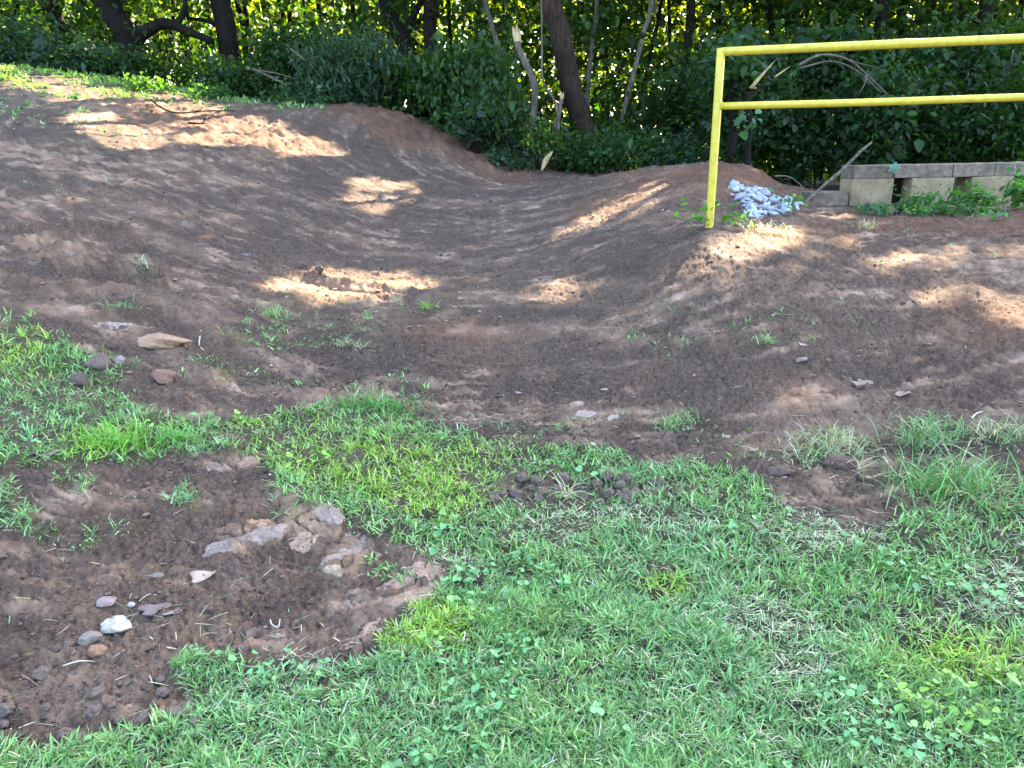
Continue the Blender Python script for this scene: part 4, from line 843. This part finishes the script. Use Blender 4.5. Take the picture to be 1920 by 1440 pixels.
# ------------------------------------------------------------------ grass
GBASE, GLIME, GBLUE, GPALE = np.array([.145, .28, .085]), np.array([.215, .35, .055]), np.array([.145, .28, .105]), np.array([.42, .44, .30])
def lawn(n, y0, y1, spread, tuft, L0, L1, w0_, w1_, pale_k=1.0, seed=0, thr=None, seg=3):
    X, Y = scat(n, y0, y1, spread); m = tuft
    X = np.repeat(X, m)+rng.normal(0, .008, n*m)*np.repeat(1+Y*.15, m); Y = np.repeat(Y, m)+rng.normal(0, .008, n*m); tid = np.repeat(np.arange(n), m)
    Z0 = smooth_z(X, Y); g = samp(GM, X, Y, Z0, 78)
    dn = fbm(X*6, Y*6, 3, 201)
    tr_ = rng.uniform(0, 1, n)[tid]
    k = np.where(g < .6, tr_, rng.uniform(0, 1, len(X))) < np.where(g < .45, g*1.0*(g > .02), np.clip(g*1.25-(dn < .45)*.5*g, 0, 1)*np.clip(.25+g, 0, 1))
    X, Y, tid = X[k], Y[k], tid[k]; Z0 = Z0[k]; g = g[k]; Z = Z0+detail(X, Y, Z0)[0]
    li = samp(LIME, X, Y, Z0, 80, 33)*sstep(.25, .7, fbm(X*3, Y*3, 4, 210)+.1); pa = samp(PALE, X, Y, Z0, 80, 35); N = len(X); hb = fbm(X*1.7, Y*1.7, 3, 220); tall = .65+.8*fbm(X*2.8, Y*2.8, 3, 230)
    trand = np.random.default_rng(99+seed).uniform(0, 1, n)[tid]
    c = GBASE[None]*(1-li[:, None])+GLIME[None]*li[:, None]; b_ = (sstep(.35, .75, hb)*(1-li))[:, None]; c = c*(1-b_)+GBLUE[None]*b_
    c = c*np.exp(rng.normal(0, .25, N))[:, None]*np.exp((trand-.5)*.5)[:, None]; c[:, 0] *= np.exp(rng.normal(0, .15, N))
    isp = rng.uniform(0, 1, N) < (.22+.5*pa)*pale_k; c[isp] = GPALE*np.exp(rng.normal(0, .25, isp.sum()))[:, None]*np.array([1, 1, 1])
    L = rng.uniform(L0, L1, N)*tall*np.where(isp, .9, 1)*(1-.2*pa)*np.clip(.55+g*.5, 0, 1); w = rng.uniform(w0_, w1_, N)*np.clip(.85+Y*.06, 1, 1.8)*np.where(isp, .55, 1)
    az = np.random.default_rng(5+seed).uniform(0, 6.28, n)[tid]+rng.normal(0, 1.1, N); lean = np.where(isp, rng.uniform(.7, 1.5, N), rng.uniform(.15, 1.35, N))
    V, Fc, nv = blades(np.stack([X, Y, Z-.004], -1), L, w, lean, seg, az, 1.0); return V, Fc, np.repeat(c, nv, 0), N
parts = []; off = 0; VV, FF, CC = [], [], []
for args in ((21000, .85, 2.2, R(43), 9, .02, .062, .0024, .0075), (16000, 2.0, 4.6, R(40), 8, .022, .066, .003, .0075), (9000, 10.5, 15.5, R(42), 9, .05, .12, .01, .016), (8000, 4.3, 8.5, R(42), 8, .03, .08, .004, .007)):
    V, Fc, c, N = lawn(*args, seed=len(VV)); VV.append(V); FF.append(Fc+off); CC.append(c); off += len(V); print('grass', N)
o = nmesh('lawn_grass', np.vstack(VV), np.vstack(FF), M['grass'], col=np.vstack(CC)); tag(o, 'short green lawn grass in the foreground and along the torn soil', 'grass', kind='stuff')
# clippings and straw lying flat
X, Y = scat(60000, .9, 7, R(41)); Z0 = smooth_z(X, Y); g = samp(GM, X, Y, Z0, 60); pa = samp(PALE, X, Y, Z0, 80, 35)
k = rng.uniform(0, 1, len(X)) < (.03+.16*g+.52*pa+.06*sstep(.56, .7, fbm(X*2, Y*2, 3, 88))); X, Y, Z0 = X[k], Y[k], Z0[k]; Z = Z0+detail(X, Y, Z0)[0]; N = len(X)
V, Fc, nv = blades(np.stack([X, Y, Z+.006+.02*g[k]*rng.uniform(0, 1, N)], -1), rng.uniform(.02, .075, N), rng.uniform(.0015, .0035, N)*np.clip(.8+Y*.1, 1, 2), rng.uniform(1.35, 1.6, N), 3, None, .25)
c = jit((.42, .42, .30), N, .25, .08); gr = rng.uniform(0, 1, N) < .35; c[gr] = jit((.14, .27, .12), gr.sum(), .2)
o = nmesh('dry_grass_clippings', V, Fc, M['grass'], col=np.repeat(c, nv, 0)); tag(o, 'pale dry grass clippings lying on grass and soil', 'grass clippings', kind='stuff')
# clover and ground ivy: rounded scalloped leaves
def clover(n, y0, y1, size):
    X, Y = scat(n, y0, y1, R(42)); Z0 = smooth_z(X, Y); g = samp(GM, X, Y, Z0, 78); k = (g > .5) & (fbm(X*3.1, Y*3.1, 3, 301)+.17*samp(CLV, X, Y, Z0, 30) > .64); X, Y, Z0 = X[k], Y[k], Z0[k]; N = len(X)
    Z = Z0+detail(X, Y, Z0)[0]+rng.uniform(.02, .05, N); th = np.linspace(0, 2*math.pi, 12, endpoint=False); s_ = size*np.clip(np.exp(rng.normal(-.1, .35, N)), .4, 1.35)
    lob = 1+.16*np.cos(3*th)[None]*rng.uniform(0, 1.5, (N, 1))+.06*np.cos(9*th)[None]; az = rng.uniform(0, 6.28, N); nx = rng.normal(0, .35, N); ny = rng.normal(-.15, .35, N)
    x = np.cos(th[None]+az[:, None])*lob*s_[:, None]; y = np.sin(th[None]+az[:, None])*lob*s_[:, None]; z = nx[:, None]*x+ny[:, None]*y+.25*s_[:, None]
    ring = np.stack([X[:, None]+x, Y[:, None]+y, Z[:, None]+z], -1); V = np.concatenate([np.stack([X, Y, Z], -1)[:, None], ring], 1)
    T = np.array([[0, 1+i, 1+(i+1) % 12] for i in range(12)]); li = samp(LIME, X, Y, Z0, 80, 33)[:, None]
    c = (np.array([.13, .30, .12])*(1-li)+np.array([.18, .34, .06])*li)*np.exp(rng.normal(0, .2, N))[:, None]
    return V.reshape(-1, 3), (T[None]+np.arange(N)[:, None, None]*13).reshape(-1, 3), np.repeat(c, 13, 0)
CLV = np.zeros((GH, GW))
for e in ((1270, 1085, 110, 35, 0), (1700, 1330, 200, 100, 0), (200, 1430, 160, 40, 0), (560, 1330, 120, 60, 0), (1180, 1370, 120, 50, 0), (900, 1300, 100, 60, 0), (1880, 1250, 80, 80, 0)): CLV = np.maximum(CLV, ell(*e))
V1, F1, c1 = clover(9000, .9, 2.4, .0085); V2, F2, c2 = clover(4500, 2.2, 4.2, .011)
o = nmesh('clover_leaves', np.vstack([V1, V2]), np.vstack([F1, F2+len(V1)]), M['grass'], col=np.vstack([c1, c2])); tag(o, 'round bright clover and ground ivy leaves among the lawn', 'clover', kind='stuff')

# pulled up tufts and loose heaps
def tuft(label, px, py, rx, ry, n, L, colr, flat=.9, w=.004, cat='grass tuft', name='grass_tuft', pale=.2, seg=4):
    a = rng.normal(0, .45, n)*rx+px; b2 = rng.normal(0, .45, n)*ry+py; c0 = gpt(px, py); d = np.linalg.norm(c0-EYE)/F
    P = np.stack([c0[0]+(a-px)*d, c0[1]+(py-b2)*d*1.3, np.zeros(n)], -1); P[:, 2] = gz(P[:, 0], P[:, 1])+rng.uniform(0, .03, n)*flat
    V, Fc, nv = blades(P, L*rng.uniform(.5, 1.2, n), np.full(n, w)*rng.uniform(.6, 1.3, n), rng.uniform(.2, .2+flat*1.2, n), seg, None, 1.3); c = jit(colr, n, .25); k = rng.uniform(0, 1, n) < pale; c[k] = jit((.36, .34, .22), k.sum(), .2)
    o = nmesh(name, V, Fc, M['grass'], col=np.repeat(c, nv, 0), loc=c0); return tag(o, label, cat)
tuft('tangled heap of long pulled grass lying on the soil at right', 1725, 835, 60, 30, 260, .15, (.10, .22, .08), 1)
tuft('large clump of long green grass flopping over the soil at right', 1785, 925, 110, 40, 620, .17, (.10, .25, .07), 1)
tuft('pale olive grass heap on the dirt edge right of centre', 1545, 845, 70, 36, 380, .09, (.17, .23, .10), 1, pale=.4)
tuft('dim grass heap at the right edge of the view', 1870, 830, 60, 22, 220, .10, (.12, .21, .09), 1, pale=.35)
tuft('small upright grass tuft on the lower bare patch', 334, 950, 22, 8, 40, .07, (.10, .28, .12), .6, .006)
tuft('small grass sprig below the right slope', 1436, 652, 18, 5, 40, .09, (.13, .24, .08), .8)
tuft('dry yellow tuft on the sunlit soil right of the post', 1628, 434, 20, 6, 60, .12, (.30, .30, .10), .7, .006, pale=.6)
tuft('straw tuft on the sunlit mound', 1440, 440, 50, 10, 120, .12, (.30, .27, .12), 1, .006, pale=.8)
tuft('lime green tuft near the soil crack', 800, 582, 16, 5, 50, .08, (.17, .30, .06), .8, .005)
tuft('green tuft in the middle left soil', 515, 598, 30, 7, 90, .09, (.14, .27, .07), .9, .005)
tuft('sparse blue green sprigs on the left slope', 272, 515, 24, 8, 44, .08, (.10, .22, .12), .9, .005)
tuft('thin tuft on the dark soil left of the crack end', 655, 655, 50, 16, 110, .07, (.12, .22, .10), 1, .0035, pale=.4)
tuft('torn grass strip along the upturned rut at left', 230, 592, 40, 9, 120, .07, (.10, .22, .09), .9, .004)
tuft('grass clump edging the torn ground left of centre', 700, 775, 90, 14, 300, .10, (.08, .22, .05), .7, .004, pale=.05)
tuft('small clump of grass on the plates at right centre', 1265, 800, 40, 10, 110, .08, (.12, .25, .08), .9, .004)
tuft('leafy sprigs behind the soil edge right of centre', 1200, 905, 120, 24, 260, .08, (.10, .24, .09), .8, .0045)
tuft('yellow green tuft at the grass edge left of centre', 210, 840, 70, 18, 260, .10, (.15, .34, .05), .6, .005, pale=.02)
tuft('drooping grass patch under the left slope', 330, 830, 60, 16, 200, .09, (.13, .32, .07), .8, .0045, pale=.05)
tuft('bleached root clump with spreading pale fingers', 1068, 940, 14, 3, 26, .11, (.46, .38, .24), 1, .004, pale=1, name='root_clump', cat='roots')
tuft('pale forked stem lying beside the overturned clod', 1605, 897, 8, 3, 8, .12, (.45, .45, .33), 1, .004, pale=1, name='dry_stem', cat='stem')
# loose sticks and straws big enough to tell apart
def straw(label, pts, w=3, colr=None):
    P = [gpt(a, b2)+np.array([0, 0, .006+.004*(i % 2)]) for i, (a, b2) in enumerate(pts)]; d = np.linalg.norm(P[0]-EYE)/F
    V, Fs = tube(P, list(np.linspace(w, w*.5, len(P))*.5*d), 6, 5, .15, w); o = nmesh('straw', V, Fs, M['straw'], col=np.tile(colr or (.40, .36, .27), (len(V), 1)), loc=P[0], smooth=True); tag(o, label, 'straw')
straw('pale straight straw below the white rock', [(120, 1256), (150, 1251), (180, 1244)], 3)
straw('brown twig at the left edge of the lower bare patch', [(42, 1272), (58, 1280), (72, 1290)], 3, (.2, .13, .09))
straw('thin pale straw right of the pinkish stone', [(262, 1131), (280, 1128), (296, 1127)], 2)
straw('curled bleached rootlet on the lower bare patch', [(508, 1172), (512, 1185), (524, 1194), (528, 1183)], 3)
straw('short pale straw above the grass corner', [(316, 1232), (330, 1231), (342, 1233)], 3)
straw('upright bleached stem lying left of centre soil', [(378, 628), (374, 650), (382, 660)], 3)
straw('long pale stalk reaching over the soil at the right heap', [(1760, 840), (1790, 850), (1850, 885)], 2.5, (.35, .36, .22))
straw('pale stalk pointing at the overturned clod', [(1655, 862), (1680, 885), (1710, 905)], 2.5)
straw('bleached stalk on the dark soil at upper right of the heap', [(1820, 792), (1830, 785), (1842, 778)], 3)
print('all done', len(bpy.data.objects))
